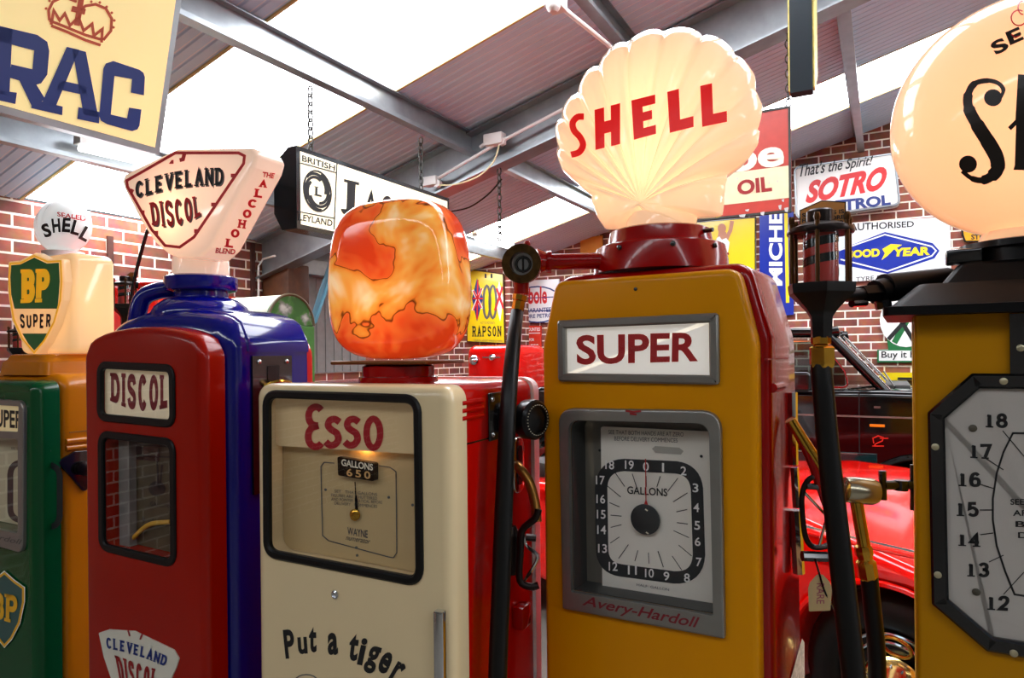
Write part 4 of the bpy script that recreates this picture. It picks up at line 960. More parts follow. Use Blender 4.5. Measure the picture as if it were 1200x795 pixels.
q = gv(0)(758, 608); MB().lathe([(.003, 0), (.003, .008), (.0335, .008), (.0335, .011), (.031, .012)], (q.x, q.y, q.z), n=36, d=(0, -1, 0)).build('pointer_hub', M('charcoal_disc', '#26292B', .45), panel)
hq = gv(.011)
decpx('pointer', panel, M('pointer_red', '#B41818', .4), [[(756.5, 538), (757, 592)]], [1.2, 5], hq)
decpx('hub_mark', panel, creamp, [[(756, 597), (759, 599)], [(757, 624), (760, 626)]], 1.6, gv(.013))
MB().slab(inset(w1, .002), -.004, -.001).build('window_pane', glass, panel, ang=0)
# top collar
yc = .19; Yc = depth_of(AV, 0, yc); cx = AV.at(771, 290, Yc).x; zz = lambda px, py: P(px, py, Yc).z; rr = lambda d: d*Yc/800; z0 = zz(771, 306)
MB().lathe([(rr(78), -.03), (rr(77), 0), (rr(74), zz(771, 291)-z0), (rr(70), zz(771, 289)-z0), (rr(61), zz(771, 287)-z0), (rr(60), zz(771, 284)-z0), (rr(58), zz(771, 272)-z0), (rr(54), zz(771, 270)-z0), (rr(42), zz(771, 270)-z0)], (cx, yc, z0), n=48).build('collar', redd, ap)
mb = MB()
for a_2 in (-150, -105, -60, -20):
    d_ = V((math.cos(R(a_2)), math.sin(R(a_2)), 0)); mb.lathe([(.006, 0), (.006, .004), (.003, .006)], V((cx, yc, zz(771, 297)))+d_*rr(75.5), n=10, d=d_)
d_ = V((math.cos(R(-15)), math.sin(R(-15)), 0)); mb.tube([V((cx, yc, zz(771, 278)))+d_*rr(58), V((cx, yc, zz(771, 278)))+d_*rr(70)], .005, 8); mb.build('collar_screw', black, ap)
# scallop globe
gl_shell = opal('lit_scallop_glass', '#FBE6CC', '#FFD4A6', .50, .5)
hubp = (762, 243)
rad = [(-26, 57), (-12, 56), (-6, 85), (7.7, 87), (16, 91), (22.7, 98), (27, 130), (31, 147), (36, 160), (43.4, 178), (52.5, 198), (62.4, 210), (73.4, 215), (85.2, 211), (98, 199), (111.5, 179), (124, 160), (136.6, 149), (147, 131), (157, 112), (163, 86), (170, 68), (191, 62), (206, 58), (214, 46), (226, 26), (245, 12), (270, 9), (295, 12), (312, 26), (322, 42), (334, 57)]
sph = [4+12.15*k for k in range(13)]
def Rad(a):
    for (a0, r0), (a1, r1) in zip(rad, rad[1:]):
        if a0 <= a <= a1:
            t = (a-a0)/(a1-a0); t = t*t*(3-2*t)*.5 + t*.5; r_ = r0+(r1-r0)*t; break
    else: r_ = rad[-1][1]
    if 20 < a < 160:
        ph = ((a-36)/12.35) % 1; r_ *= .972 + .035*math.sin(math.pi*ph)**.6
    return r_
yS = .19; cen = AV.hy(hubp[0], hubp[1], yS); na = 361; ns = 14
fr_rows, bk_rows, sm_rows = [], [], []
for i in range(ns+1):
    s1 = i/ns; rowf, rowb, rows_ = [], [], []
    for k in range(na):
        a = -26 + 360*k/(na-1); r_ = Rad(a)
        px, py = hubp[0]+r_*math.cos(R(a)), hubp[1]-r_*math.sin(R(a))
        q = AV.hy(px, py, yS); d = q-cen
        ph = ((a-36)/12.35) % 1; flute = (abs(math.cos(math.pi*ph))**7)
        env = min(1, s1*3)*(1-s1**6*.3) if 15 < a < 165 else 0
        th_ = .075*math.sqrt(max(0, 1-(s1**3.2)))*(.62+.38*math.sin(math.pi*min(1, .15+s1*.75))) + .004
        th0 = th_; th_ = max(.003, th_ - .013*flute*env)
        if i == ns: th_ = .002
        p = cen + d*s1
        rowf.append(V((p.x, yS-th_, p.z))); rowb.append(V((p.x, yS+th_, p.z))); rows_.append(V((p.x, yS-th0-.001, p.z)))
    fr_rows.append(rowf); bk_rows.append(rowb); sm_rows.append(rows_)
mb = MB().loft(fr_rows, False, False, closed=False).loft(bk_rows[::-1], False, False, closed=False)
mb.add(fr_rows[-1]+bk_rows[-1], [(k, k+1, na+k+1, na+k) for k in range(na-1)])
globe = mb.build('globe', gl_shell, ap, ang=80)
MB().lathe([(rr(39), zz(771, 274)-z0), (rr(39), zz(771, 262)-z0), (rr(36), zz(771, 250)-z0)], (cx, yc, z0), n=36).build('globe_neck', gl_shell, ap)
lamp(ap, (cen.x, yS, cen.z+.085), .55, '#FFC890', .025)
lamp(ap, (cen.x, yS, cen.z+.235), .3, '#FFBE88', .05)
smo = MB().loft(sm_rows, False, False, closed=False).build('smooth', None, ap); hg = bvh_hit(AV, smo, .001); bpy.data.objects.remove(smo)
sre = M('scallop_letter_red', '#D8100C', .35, emis='#E80808', es=.5)
kx = [('S', [(668, 137), (686, 134), (686, 180), (668, 184)]), ('H', [(697, 129), (727, 121), (727, 169), (698, 176)]), ('E', [(740, 118), (768, 111), (769, 157), (743, 164)]), ('L', [(782, 108), (812, 100), (813, 149), (785, 156)]), ('L', [(820.5, 101), (851, 94), (852, 143), (823, 149)])]
kx[0] = ('S', [(669, 136), (685, 133), (686, 178), (669, 184)])
decpx('lettering', globe, sre, [[(684.5, 137), (677, 137.5), (671.5, 144), (673, 153), (680, 161), (683.5, 170), (679, 178.5), (669.5, 181.5)]], 7.5, hg, 4)
for ch, qd in kx[1:]: dec('lettering', globe, sre, K(ch, .62 if ch != 'S' else .42, .23, 0, wide={'E': 1, 'L': 1}), qd, hg)
# red swing arm, bronze ring fitting and hose
Ya = Yc - .02
A = lambda px, py, Y=Ya: AV.at(px, py, Y)
MB().tube([A(708, 306), A(645, 307)], rr(9.5), 18).build('arm', redd, ap)
fit = MB().lathe([(rr(13), 0), (rr(13), rr(3)), (rr(12), rr(6)), (rr(8), rr(9))], A(646, 307), n=20, d=A(620, 307)-A(646, 307)); 
fit.tube([A(640, 307), A(628, 306)], [rr(11), rr(15)], 18)
dn = V((-.42, .9, .08)).normalized(); ctr = A(611, 309, Ya-.05); u1 = V((0, 0, 1)); u2 = dn.cross(u1).normalized(); u1 = u2.cross(dn)
fit.loft([[ctr+(u1*math.sin(2*math.pi*k/36)+u2*math.cos(2*math.pi*k/36))*r_+dn*h_ for k in range(36)] for r_, h_ in ((rr(21.5), 0), (rr(22.5), .012), (rr(22), .05), (rr(18), .062), (rr(13), .062), (rr(13), 0))], False, False)
fit.ball(A(618, 286), rr(4), 10); fit.tube([A(611, 328), A(611, 345)], rr(9), 16); fit.build('arm_fitting', redd, ap)
mb = MB(); rg = []
for k in range(37):
    t = 2*math.pi*k/36; e_ = u1*math.sin(t)+u2*math.cos(t); rg.append([ctr+e_*rr(22), ctr+e_*rr(22)-dn*.004, ctr+e_*rr(13)-dn*.004, ctr+e_*rr(12.5)+dn*.03])
mb.loft(rg, False, False).build('bronze_ring', M('mottled_bronze', '#4A3416', .35, metal=.8, noise=.5, nscale=60), ap)
MB().lathe([(rr(12.8), 0), (rr(12.8), .003)], ctr+dn*.04, n=28, d=dn).build('ring_gauge', M('gauge_grey', '#B8BCBE', .3, metal=.5), ap)
gl_ = MB(); gl_.torus(ctr+dn*.037, rr(8), rr(1.6), dn, 24, 6); gl_.tube([ctr+dn*.036+u1*rr(10), ctr+dn*.036-u1*rr(10)], rr(1.2), 6); gl_.build('gauge_hand', black, ap)
MB().lathe([(rr(9), 0), (rr(9), rr(6)), (rr(7.5), rr(7)), (rr(7.5), rr(22))], A(610, 346, Ya), n=8, d=(A(606, 372)-A(611, 346))).build('hose_coupling', brass, ap)
MB().tube([A(606, 366, Ya), A(602, 400, Ya-.07), A(596, 470, Ya-.15), A(591, 580, Ya-.18), A(587, 690, Ya-.2), A(583, 800, Ya-.21), A(583, 900, Ya-.21), AV.at(586, 985, Ya-.2)], lambda t: rr(7.5)+rr(2.2)*min(1, t*2), 14, 6).build('hose', rubber, ap)
# side furniture: seam, louvre, paper label, chrome holster
xs = h+.018
def sidepx(px, py): return AV.hx(px, py, xs)
q1, q2_ = sidepx(898, 421), sidepx(922, 417)
mb = MB(); mb.box(xs-.004, xs+.003, q1.y, q2_.y, q1.z-.002, q1.z+.001).build('seam', darkred, ap, ang=0)
q1 = sidepx(905, 455); MB().tube([(xs, q1.y, q1.z), (xs, q1.y+.09, q1.z)], .01, 10).build('louvre', redd, ap)
q1, q2_ = sidepx(932, 795), sidepx(943, 740)
q1.y -= .07; q2_.y -= .07
MB().add([(xs+.002, q1.y-.02, q1.z-.1), (xs+.002, q2_.y+.05, q1.z-.1), (xs+.002, q2_.y+.05, q2_.z-.02), (xs+.002, q2_.y+.02, q2_.z), (xs+.002, q1.y-.02, q1.z+.02)], [(0, 1, 2, 3, 4)]).build('paper_label', M('printed_paper', '#D6D4CC', .6, noise=.4, nscale=90), ap, ang=0)
B = lambda px, py, Y=1.52: AV.at(px, py, Y)
MB().tube([B(929, 460), B(930, 545)], .010, 8).tube([B(931, 548), B(934, 595)], .009, 8).tube([B(932, 598), B(936, 672)], .013, 8).build('holster_rail', chrome, ap)
nb = lambda px, py: AV.at(px, py, 1.44)
MB().tube([nb(926, 492), nb(945, 522), nb(962, 548), nb(972, 575), nb(982, 608)], [.011, .012, .013, .014, .013, .012]*1 and (lambda t: .012), 12, 5).build('spout', brass, ap)
MB().tube([nb(930, 500), nb(948, 535), nb(968, 590), nb(972, 600)], .009, 10, 4).build('spout_stay', redd, ap)
MB().tube([nb(965, 556), nb(948, 562), nb(940, 580), nb(941, 610), nb(945, 632), nb(956, 642), nb(980, 638)], .006, 8, 4).build('nozzle_guard', nz, ap)
MB().tube([nb(943, 578), nb(969, 605), nb(960, 640), nb(978, 634)], .0035, 8).build('trigger', chrome, ap)
MB().tube([nb(945, 570), nb(962, 571)], .007, 8).build('lever_pin', black, ap)
MB().tube([nb(940, 652), nb(969, 653)], .011, 8).build('rest_pad', black, ap)
MB().lathe([(.012, 0), (.026, .004), (.028, .02), (.028, .06), (.024, .07), (.012, .072)], nb(988, 574), n=24, d=nb(1030, 577)-nb(988, 574)).build('nozzle_valve', M('nickel_valve', '#B0A890', .22, metal=.9), ap)
MB().tube([nb(1003, 585), nb(1009, 620), nb(1014, 648)], .013, 14).build('nozzle_body', brass, ap)
MB().lathe([(.016, 0), (.018, .005), (.018, .018), (.015, .023), (.015, .029), (.020, .034), (.020, .066), (.016, .072)], nb(1011, 640), n=8, d=nb(1019, 685)-nb(1011, 640)).build('hose_nut', brass, ap)
MB().tube([nb(1018, 672), nb(1023, 720), nb(1027, 760), nb(1028, 800), nb(1026, 880), nb(1018, 960)], .0175, 14, 5).build('nozzle_hose', rubber, ap)
# luggage tag on a string
tg = thing('price_tag', 'cream luggage tag with pink writing hanging on a dark string from the nozzle', 'tag', AV, nb(961, 700).z)
zoff = V((0, 0, nb(961, 700).z))
o = [(948, 717), (973, 716), (975, 690), (972, 682), (964, 674), (957, 674), (949, 683), (947, 690)]
yt = AV.at(961, 700, 1.40).y
MB().slab(ppx(AV, yt, o, .002, 2), yt, yt+.0015).build('card', M('tag_card', '#D8C08A', .7), tg).location = -zoff
ht = onto(AV, yt, .001)
o2 = dec('handwriting', tg, M('pink_ink', '#B0506A', .6), T('RARE', .0), [(957, 684), (957, 708), (965, 708), (965, 684)][::-1] and [(966, 684), (966, 708), (957, 708), (957, 684)], ht)
if o2: o2.location = -zoff
o2 = MB().tube([AV.at(955, 655, 1.40), AV.at(960, 672, 1.40), AV.at(966, 692, 1.395), AV.at(978, 716, 1.395), AV.at(994, 735, 1.40)], .0022, 6, 5).build('string', black, tg); o2.location = -zoff

# ===== sight glass, used at several pumps
def sight(parent, at_, k, fr, dY=0., arm=None, plate_txt=True):
    """at_(px,py,dY) places a point; k metres per pixel; drawn round px 962"""
    C0 = at_(962, 333)
    L = lambda py: (412-py)*k  # unused scale helper
    z = lambda py: (333-py)*k
    MB().lathe([(.5*k, z(397)), (12*k, z(396)), (13*k, z(372)), (17*k, z(366)), (20*k, z(362)), (38*k, z(344)), (39*k, z(336)), (39*k, z(333)), (20*k, z(332))], C0, n=6, ).build('sight_funnel', blackg, parent, ang=30)
    MB().lathe([(31*k, z(332.5)), (31*k, z(275))], C0, n=32).build('sight_pane', sglass, parent)
    MB().lathe([(16*k, z(332)), (19*k, z(331)), (19*k, z(274)), (15*k, z(273))], C0, n=24).build('spindle', M('spindle_red', '#B8281E', .3, coat=.5), parent)
    mb = MB()
    for j in range(3):
        rg = []
        for i in range(25):
            t = i/24; a = 2*math.pi*t; zc_ = z(325)+ (j*20+ t*20)*k
            if zc_+10*k > z(274): break
            rg.append([C0+V((19.4*k*math.cos(a), 19.4*k*math.sin(a), zc_)), C0+V((19.4*k*math.cos(a), 19.4*k*math.sin(a), zc_+10*k))])
        if len(rg) > 2: mb.loft(rg, False, False, closed=False)
    mb.build('spindle_stripe', black, parent)
    for i in range(6):
        a = R(-90+60*i); p = C0+V((34*k*math.cos(a), 34*k*math.sin(a), 0))
        MB().tube([p+V((0, 0, z(333))), p+V((0, 0, z(262)))], 2.6*k, 8).ball(p+V((0, 0, z(259))), 4*k, 8, (1, 1, 1.6)).build('cage_post', brown if k < .0019 else nz, parent)
    MB().lathe([(36*k, z(275)), (37*k, z(273)), (36*k, z(268)), (30*k, z(266)), (20*k, z(262)), (15*k, z(261)), (15*k, z(248)), (13*k, z(246)), (1*k, z(246))], C0, n=24).build('cage_cap', nz, parent)
    if plate_txt:
        yp = C0.y + 20*k; cz = C0.z
        o = [V((C0.x+(a-962)*k, cz+z(b))) for a, b in ((937, 268), (988, 268), (988, 236), (962, 231), (937, 240))]
        pb = MB().slab(o, yp, yp+.003).build('notice_plate', black, parent, ang=0)
        MB().slab(inset(o, 1.4*k), yp-.001, yp).build('notice_face', M('notice_orange', '#D08838', .45), pb, ang=0)
        for i, tx in enumerate(('SEE GLASS IS', 'FULL  BEFORE', 'AND  AFTER', 'DELIVERY')):
            vs_, fs_ = T(tx, .03); m_ = MB(); m_.v = [V((C0.x+(940+a*46-962)*k, yp-.002, cz+z(249.5+i*6.4-b*5))) for a, b in vs_]; m_.f = fs_
            m_.build('lettering', blackink, pb, ang=0, recalc=False)
    return C0

# ===== yellow pump under black stepped roof at the right edge
thR = 30; Dl = 1.34; kx_ = ray(1072, 500).x*Dl; wr = .37
RP = Fr(kx_+wr/2*math.cos(R(thR)), Dl-wr/2*math.sin(R(thR)), thR)
rp = thing('petrol_pump', 'yellow pump with black stepped top, octagonal clock dial and huge round lit globe', 'petrol pump', RP)
h = wr/2; zt = RP.hy(1080, 371, -.0).z
yel2 = M('mustard_enamel', '#BE8200', .3, coat=.15, noise=.05, nscale=3, spec=.12)
slabname('body', rrect(-h, h, .08, zt+.01, .01), .0, .30, yel2, rp, .008, .01)
MB().box(-h-.002, -h+.0, .02, .28, .1, zt).build('side_trim', M('side_lip', '#D6A010', .3), rp, ang=0)
def ring_(hw, y0, y1, z): return [V((p[0], p[1], z)) for p in rrect(-hw, hw, y0, y1, .02, 3)]
yo = RP.hz(1034, 369, zt).y if False else -.05
z_ = lambda py, px=1060: RP.hy(px, py, -.03).z
zA_, zB_, zC_, zD_, zE_ = z_(370), z_(360), z_(331, 1080), z_(306, 1125), z_(301, 1125)
hw0 = -RP.hy(1034, 365, -.05).x; hw1 = -RP.hy(1072, 331, 0).x; hw2 = -RP.hy(1104, 326, .02).x; hw3 = -RP.hy(1122, 304, .04).x
cap = MB().loft([ring_(hw0, -.055, .36, zA_), ring_(hw0, -.055, .36, zB_), ring_(hw0-.014, -.04, .345, zB_+.002), ring_(hw1, -.0, .30, zC_-.006), ring_(hw1-.008, .01, .29, zC_), ring_(hw2+.0, .025, .275, zC_+.001), ring_(hw3, .045, .255, zD_), ring_(hw3-.008, .055, .245, zD_+.006), ring_(hw3-.02, .065, .235, zD_+.007)])
cbk = M('canopy_black', '#050506', .5, spec=.15)
cap.build('stepped_top', cbk, rp, ang=20)
yc = .15; Yc = depth_of(RP, 0, yc); k_ = Yc/800
cx = 0; zgn = zD_+.006
gc = RP.at(1201, 140, Yc); cxg = gc.x
MB().lathe([(.10, 0), (.10, .025), (.115, .028), (.115, .04), (.09, .045)], (cxg, yc, zgn), n=40).build('collar', blackg, rp)
q = RP.hy(1130, 300, .06); MB().box(q.x-.03, q.x+.03, .06, .11, zgn, zgn+.028, .004).build('collar_clamp', black, rp)
Rg = 143*k_*.97; zg = gc.z
gl_big = opal('lit_globe_glass', '#FBDCC0', '#FFC28E', .52, .45)
mb = MB(); rings = []
for i in range(1, 32):
    a = math.pi*i/32; rings.append([V((cxg+math.sin(a)*math.cos(2*math.pi*j/56)*Rg, yc+math.sin(a)*math.sin(2*math.pi*j/56)*Rg*.82, zg-math.cos(a)*Rg)) for j in range(56)])
# flare into the neck
mb.loft(rings[2:], False, True); nr = rings[2]; 
r0 = math.sin(math.pi*3/32)*Rg
mb.loft([[V((cxg+math.cos(2*math.pi*j/56)*.085, yc+math.sin(2*math.pi*j/56)*.085, zgn+.04)) for j in range(56)], [V((cxg+math.cos(2*math.pi*j/56)*.075, yc+math.sin(2*math.pi*j/56)*.075, zgn+.065)) for j in range(56)], nr], False, False)
globe = mb.build('globe', gl_big, rp, ang=80)
lamp(rp, (cxg, yc, zg-.03), 1.2, '#FFC28A', .04)
hg = bvh_hit(RP, globe, .002)
bi = M('globe_black_ink', '#1A120C', .35)
wdt = [4, 5, 5, 6, 8, 11, 14, 16.5, 17.5, 17, 15, 11, 7, 5, 5]
decpx('lettering', globe, bi, [[(1172, 116), (1176, 106), (1170, 98), (1157, 95), (1142, 99), (1135, 112), (1136, 128), (1146, 147), (1158, 166), (1168, 184), (1169, 198), (1161, 207), (1150, 211), (1138, 208), (1128, 200)]], wdt, hg, 5)
for c_ in ((1164, 115), (1135, 192)): decpx('lettering', globe, bi, [], 1, bvh_hit(RP, globe, .0024), polys=[[(c_[0]+10.5*math.cos(R(a)), c_[1]+10*math.sin(R(a))) for a in range(0, 360, 20)]])
decpx('lettering', globe, bi, [[(1200, 88), (1197, 140), (1195, 199)]], [14, 12, 15], hg)
decpx('lettering', globe, bi, [[(1183, 151), (1200, 134)]], 5, hg)
decpx('lettering', globe, bi, [[(1200, 150), (1212, 128), (1224, 124), (1230, 138), (1228, 199)]], [5, 8, 12, 14, 14], hg, 5)
dec('lettering', globe, bi, T('S', .04), [(1159, 52), (1175, 44), (1184, 57), (1168, 66)], hg)
dec('lettering', globe, bi, T('E', .04), [(1178, 39), (1194, 32), (1200, 47), (1184, 54)], hg)
dec('lettering', globe, bi, T('ALED', .04), [(1199, 30), (1250, 26), (1252, 41), (1203, 46)], hg)
decpx('crest', globe, redink, [pxarc(1194, 22, 9, 9, 60, 330, 12), pxarc(1199, 10, 6, 8, 90, 270, 8), [(1185, 41), (1190, 45), (1196, 42)], pxarc(1208, 22, 7, 10, 0, 360, 12)], 1.6, hg)
# octagonal dial
fy = -.016
L8 = [RP.hy(a, b, fy) for a, b in ((1139, 438), (1087, 484), (1092, 709), (1157, 765))]
zmid_t, zmid_b = L8[0].z, L8[3].z
cxd = 0.0
oo = [(L8[1].x, L8[1].z), (L8[2].x, L8[2].z), (L8[3].x, L8[3].z), (-L8[3].x, L8[3].z), (-L8[2].x, L8[2].z), (-L8[1].x, L8[1].z), (-L8[0].x, L8[0].z), (L8[0].x, L8[0].z)]
oct_ = rpoly(oo, .004, 2)
dbz = MB().frame(oct_, .028, fy, .002, .004).build('dial_bezel', black, rp)
MB().slab(inset(oct_, .026), -.004, .001).build('dial_plate', M('big_dial_white', '#BEB8B0', .4), rp, ang=0)
hz_ = onto(RP, -.004, .0012); hzb = onto(RP, fy, .001)
MB().box(RP.hy(1183, 400, -.004).x, h-.09+.05, -.01, .004, L8[0].z-.005, zA_-.002).build('top_strip', black, rp, ang=0)
for px, py, yy_ in ((1096, 524, fy), (1099, 674, fy), (1176, 447, fy), (1188, 766, fy), (1196, 408, -.01)):
    q = RP.hy(px, py, yy_); MB().lathe([(.0065, 0), (.0065, .002), (.004, .0035)], (q.x, yy_, q.z), n=14, d=(0, -1, 0)).build('bezel_screw', M('aged_screw', '#B8B090', .35, metal=.7), rp)
mb = MB()
for px, py in ((1140, 502), (1144, 694)): q = RP.hy(px, py, -.004); mb.lathe([(.007, 0), (.007, .002), (.003, .004)], (q.x, -.004, q.z), n=14, d=(0, -1, 0))
mb.build('plate_screw', M('dark_screw', '#5A5448', .4, metal=.5), rp)
bn = {'18': (1168, 493), '17': (1150, 529), '16': (1136.5, 562), '15': (1134, 597), '14': (1136, 632), '13': (1146.5, 668), '12': (1170, 707)}
tk = {'18': ((1175, 505), (1200, 535)), '17': ((1156, 538), (1176, 551)), '16': ((1149, 568), (1165, 573)), '15': (((1148, 598)), (1163, 598)), '14': ((1149, 627), (1164, 625)), '13': ((1159, 659), (1176, 651)), '12': ((1176, 697), (1200, 671))}
for s__, (x, y) in bn.items():
    dec('lettering', rp, blackink, K(s__, .62, .2, .1, .16, st=.1), [(x-13, y-8.5), (x+13, y-8.5), (x+13, y+9.5), (x-13, y+8)], hz_)
    decpx('tick', rp, blackink, [list(tk[s__])], 1.2, hz_)
for s__, py in zip(('2', '3', '4', '5', '6', '7', '8'), (493, 529, 562, 597, 632, 668, 707)):
    src = RP.hy(*bn[{'2': '18', '3': '17', '4': '16', '5': '15', '6': '14', '7': '13', '8': '12'}[s__]], -.004)
    vs_, fs_ = K(s__, .62, .2); m_ = MB(); m_.v = [V((-src.x+(a-.5)*.018, -.0055, src.z+(b-.5)*.028)) for a, b in vs_]; m_.f = fs_; m_.build('lettering', blackink, rp, ang=0, recalc=False)
decpx('dial_line', rp, blackink, [[(1215, 508), (1187, 508), (1176, 530), (1168, 555), (1163.5, 585), (1163.5, 610), (1168, 640), (1178, 670), (1189, 697), (1215, 701)]], 2.4, hz_)
for i, tx in enumerate(('SEE BOTH HANDS', 'ARE AT ZERO', 'BEFORE', 'DELIVERY')):
    dec('lettering', rp, blackink, T(tx, .02), [(1184+i*3, 585+i*13), (1275-i*3, 585+i*13), (1275-i*3, 592+i*13.5), (1184+i*3, 592+i*13)], hz_)
MB().slab(inset(oct_, .027), -.011, -.009).build('dial_pane', pane_mat('matt_pane', '#FFFFFF', .1), rp, ang=0)
# side tap
S2 = lambda px, py, Y=1.36: RP.at(px, py, Y)
MB().tube([S2(1078, 568, 1.45), S2(1036, 569, 1.45)], .010, 10).tube([S2(1034, 552, 1.45), S2(1035, 586, 1.45)], .0075, 8).tube([S2(1056, 563, 1.45), S2(1056, 575, 1.45)], .014, 10).tube([S2(1070, 545, 1.45), S2(1070, 598, 1.45)], .006, 8).build('side_tap', black, rp)
# sight glass of this pump with arm and hose
ks = 1.34/800
C0 = sight(rp, lambda px, py: RP.at(px, py, 1.34), ks, RP)
aY = 1.40
MB().tube([S2(985, 346, 1.36), S2(1012, 345, 1.4)], .013, 12).tube([S2(1008, 345, 1.4), S2(1030, 343, 1.42)], .019, 6).tube([S2(1026, 343, 1.42), S2(1038, 340, 1.43)], .026, 12).tube([S2(1036, 338, 1.43), S2(1110, 330, 1.47)], .030, 18).build('arm', cbk, rp)
MB().tube([S2(1034, 352, 1.42), S2(1036, 362, 1.42)], .016, 8).build('arm_fitting', black, rp)
MB().tube([S2(998, 356, 1.38), S2(1014, 355, 1.4)], .008, 8).build('arm_fitting', black, rp)
MB().lathe([(9*ks, 0), (11*ks, -2*ks), (11*ks, -10*ks), (8*ks, -12*ks), (8*ks, -14*ks)], RP.at(962, 393, 1.34), n=8).build('swivel_nut', brass, rp)
mb = MB().lathe([(12*ks, 0), (14.5*ks, -2*ks), (14.5*ks, -20*ks), (13*ks, -25*ks)], RP.at(963, 406, 1.34), n=6); mb.build('hose_coupling', brass, rp, ang=20)
MB().tube([RP.at(962, 424, 1.34), RP.at(965, 460, 1.335), RP.at(971, 530, 1.33), RP.at(980, 610, 1.32), RP.at(989, 690, 1.31), RP.at(997, 760, 1.3), RP.at(1003, 820, 1.3), RP.at(1008, 900, 1.3), RP.at(1015, 990, 1.32)], lambda t: ks*(11.5+1.5*min(1, t*2)), 16, 6).build('hose', rubber, rp)

# ===== green and ochre pump at the left edge
BP, wb = mkfr(40, 2.0, 28, -78, 500)
bp_ = thing('petrol_pump', 'green fronted ochre pump at the left edge with a lit cream shield globe', 'petrol pump', BP)
h = wb/2; zt = BP.hy(30, 447, 0).z
door = slabname('front_door', rrect(-h, h, .08, zt, .035), 0, .07, green, bp_, .03)
bo = ppx(BP, 0, [(-66, 621), (31, 648), (32, 470), (-66, 463)], .03)
wo = ppx(BP, 0, [(-60, 606), (26, 625), (26, 514), (-60, 509)], .012)
cut(door, MB().slab(wo, -.01, .05))
bz = MB().slab(bo, -.012, .0, .004).build('meter_bezel', greyframe, door); cut(bz, MB().slab(wo, -.03, .02), MB().slab(ppx(BP, 0, [(-60, 502.5), (26, 506), (27, 476), (-60, 471)], .004), -.03, .02))
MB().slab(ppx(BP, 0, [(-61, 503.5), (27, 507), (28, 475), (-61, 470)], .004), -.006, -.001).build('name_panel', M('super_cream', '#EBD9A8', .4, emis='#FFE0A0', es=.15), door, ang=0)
dec('lettering', door, blackink, T('SUPER', .025), [(-12, 479), (26.5, 482), (26.5, 503), (-12, 500)], onto(BP, -.006, .001))
MB().slab(inset(wo, .001), .044, .049).build('dial_plate', M('green_dial_cream', '#C9C2A0', .5), door, ang=0)
ring = rpoly([(12, 541), (70, 546), (70, 622), (12, 607)], 14, 6); ring = [tuple(p) for p in ring]+[tuple(ring[0])]
decpx('dial_ring', door, M('charcoal_ink', '#1C1F22', .5), [ring], 7, onto(BP, .044, .001))
dec('lettering', door, greyink, T('SEE BOTH HANDS AT ZERO'), [(13, 524), (60, 527), (60, 530), (13, 527)], onto(BP, .044, .001))
decpx('pointer_hub', door, M('charcoal_ink', '#1C1F22', .5), [], 1, onto(BP, .044, .002), polys=[[(40+16*math.cos(R(a)), 576+17*math.sin(R(a))) for a in range(0, 360, 20)]])
MB().slab(inset(wo, .002), -.004, -.002).build('window_pane', glass, door, ang=0)
dec('lettering', bz, greyink, T('Avery-Hardoll', .01, .35), [(-55, 615), (26, 633), (26, 641), (-55, 623)], onto(BP, -.012, .001))
sho = [(-18, 688), (-5, 680), (5, 672), (16, 682), (27, 690), (27, 706), (22, 730), (13, 748), (5, 757), (-5, 744), (-15, 722), (-19, 702)]
slabname('shield_badge', ppx(BP, -.002, sho[::-1], .003, 2), -.003, .004, M('badge_teal', '#2A5A58', .35), door)
decpx('border', door, goldink, [sho+[sho[0]]], 2.4, onto(BP, -.003, .0012)); decpx('border', door, whiteink, [[(a*1.07-.2, 715+(b-715)*1.05) for a, b in sho+[sho[0]]]], 1.2, onto(BP, -.003, .001))
dec('lettering', door, goldink, K('BP', .62, .2, .08, .1, st=.12), [(-11, 693), (21, 699), (19, 732), (-10, 724)], onto(BP, -.003, .002))
body = slabname('body', rrect(-h+.006, h-.006, .08, zt+.02, .05), .075, .42, ochre, bp_, .03, .03)
xs = h-.006
q = BP.hx(80, 507, xs); MB().box(xs-.002, xs+.002, .1, .40, q.z-.002, q.z+.001).build('seam', M('dark_ochre', '#8A5A10', .5), bp_, ang=0)  # seam line in a darker ochre
for py in (518, 526):
    q = BP.hx(77, py, xs); MB().tube([(xs, q.y, q.z), (xs, q.y+.12, q.z)], .009, 10).build('louvre', ochre, bp_)
q = BP.hx(86, 550, xs)
q.y += .02
MB().slab(rpoly([(q.y-.07, q.z+.03), (q.y-.02, q.z+.055), (q.y+.07, q.z+.05), (q.y+.05, q.z-.02), (q.y+.01, q.z-.08)], .012), 0, .008, .002, fn=lambda p: V((xs+.008-p.y, p.x, p.z))).build('side_plate', black, bp_)
MB().lathe([(.022, 0), (.022, .02), (.012, .024)], (xs+.008, q.y, q.z), n=20, d=(1, 0, 0)).build('plug', nz, bp_)
yc = .22; Yc = depth_of(BP, h*.5, yc)
cb = BP.at(66, 430, Yc); zz = lambda px, py: P(px, py, Yc).z; rr = lambda d: d*Yc/800
MB().loft([[V((p[0], p[1], z)) for p in rrect(cb.x-w_, cb.x+w_, yc-d_, yc+d_, .03, 4)] for w_, d_, z in ((rr(49), .15, zt+.015), (rr(47), .145, zz(66, 424)), (rr(43), .135, zz(66, 421)), (rr(41), .13, zz(66, 416)), (rr(38), .12, zz(66, 415)))]).build('globe_base', ochre, bp_)
gl_bp = opal('lit_cream_glass', '#F6DCB0', '#FFC98C', .42, .5)
gy = .12
shp = [(9, 306), (22, 305), (40, 296), (56, 304), (72, 303), (74, 330), (72, 352), (64, 380), (53, 402), (40, 419), (24, 400), (13, 376), (8, 340)]
s_o = ppx(BP, gy, shp[::-1], .008, 3)
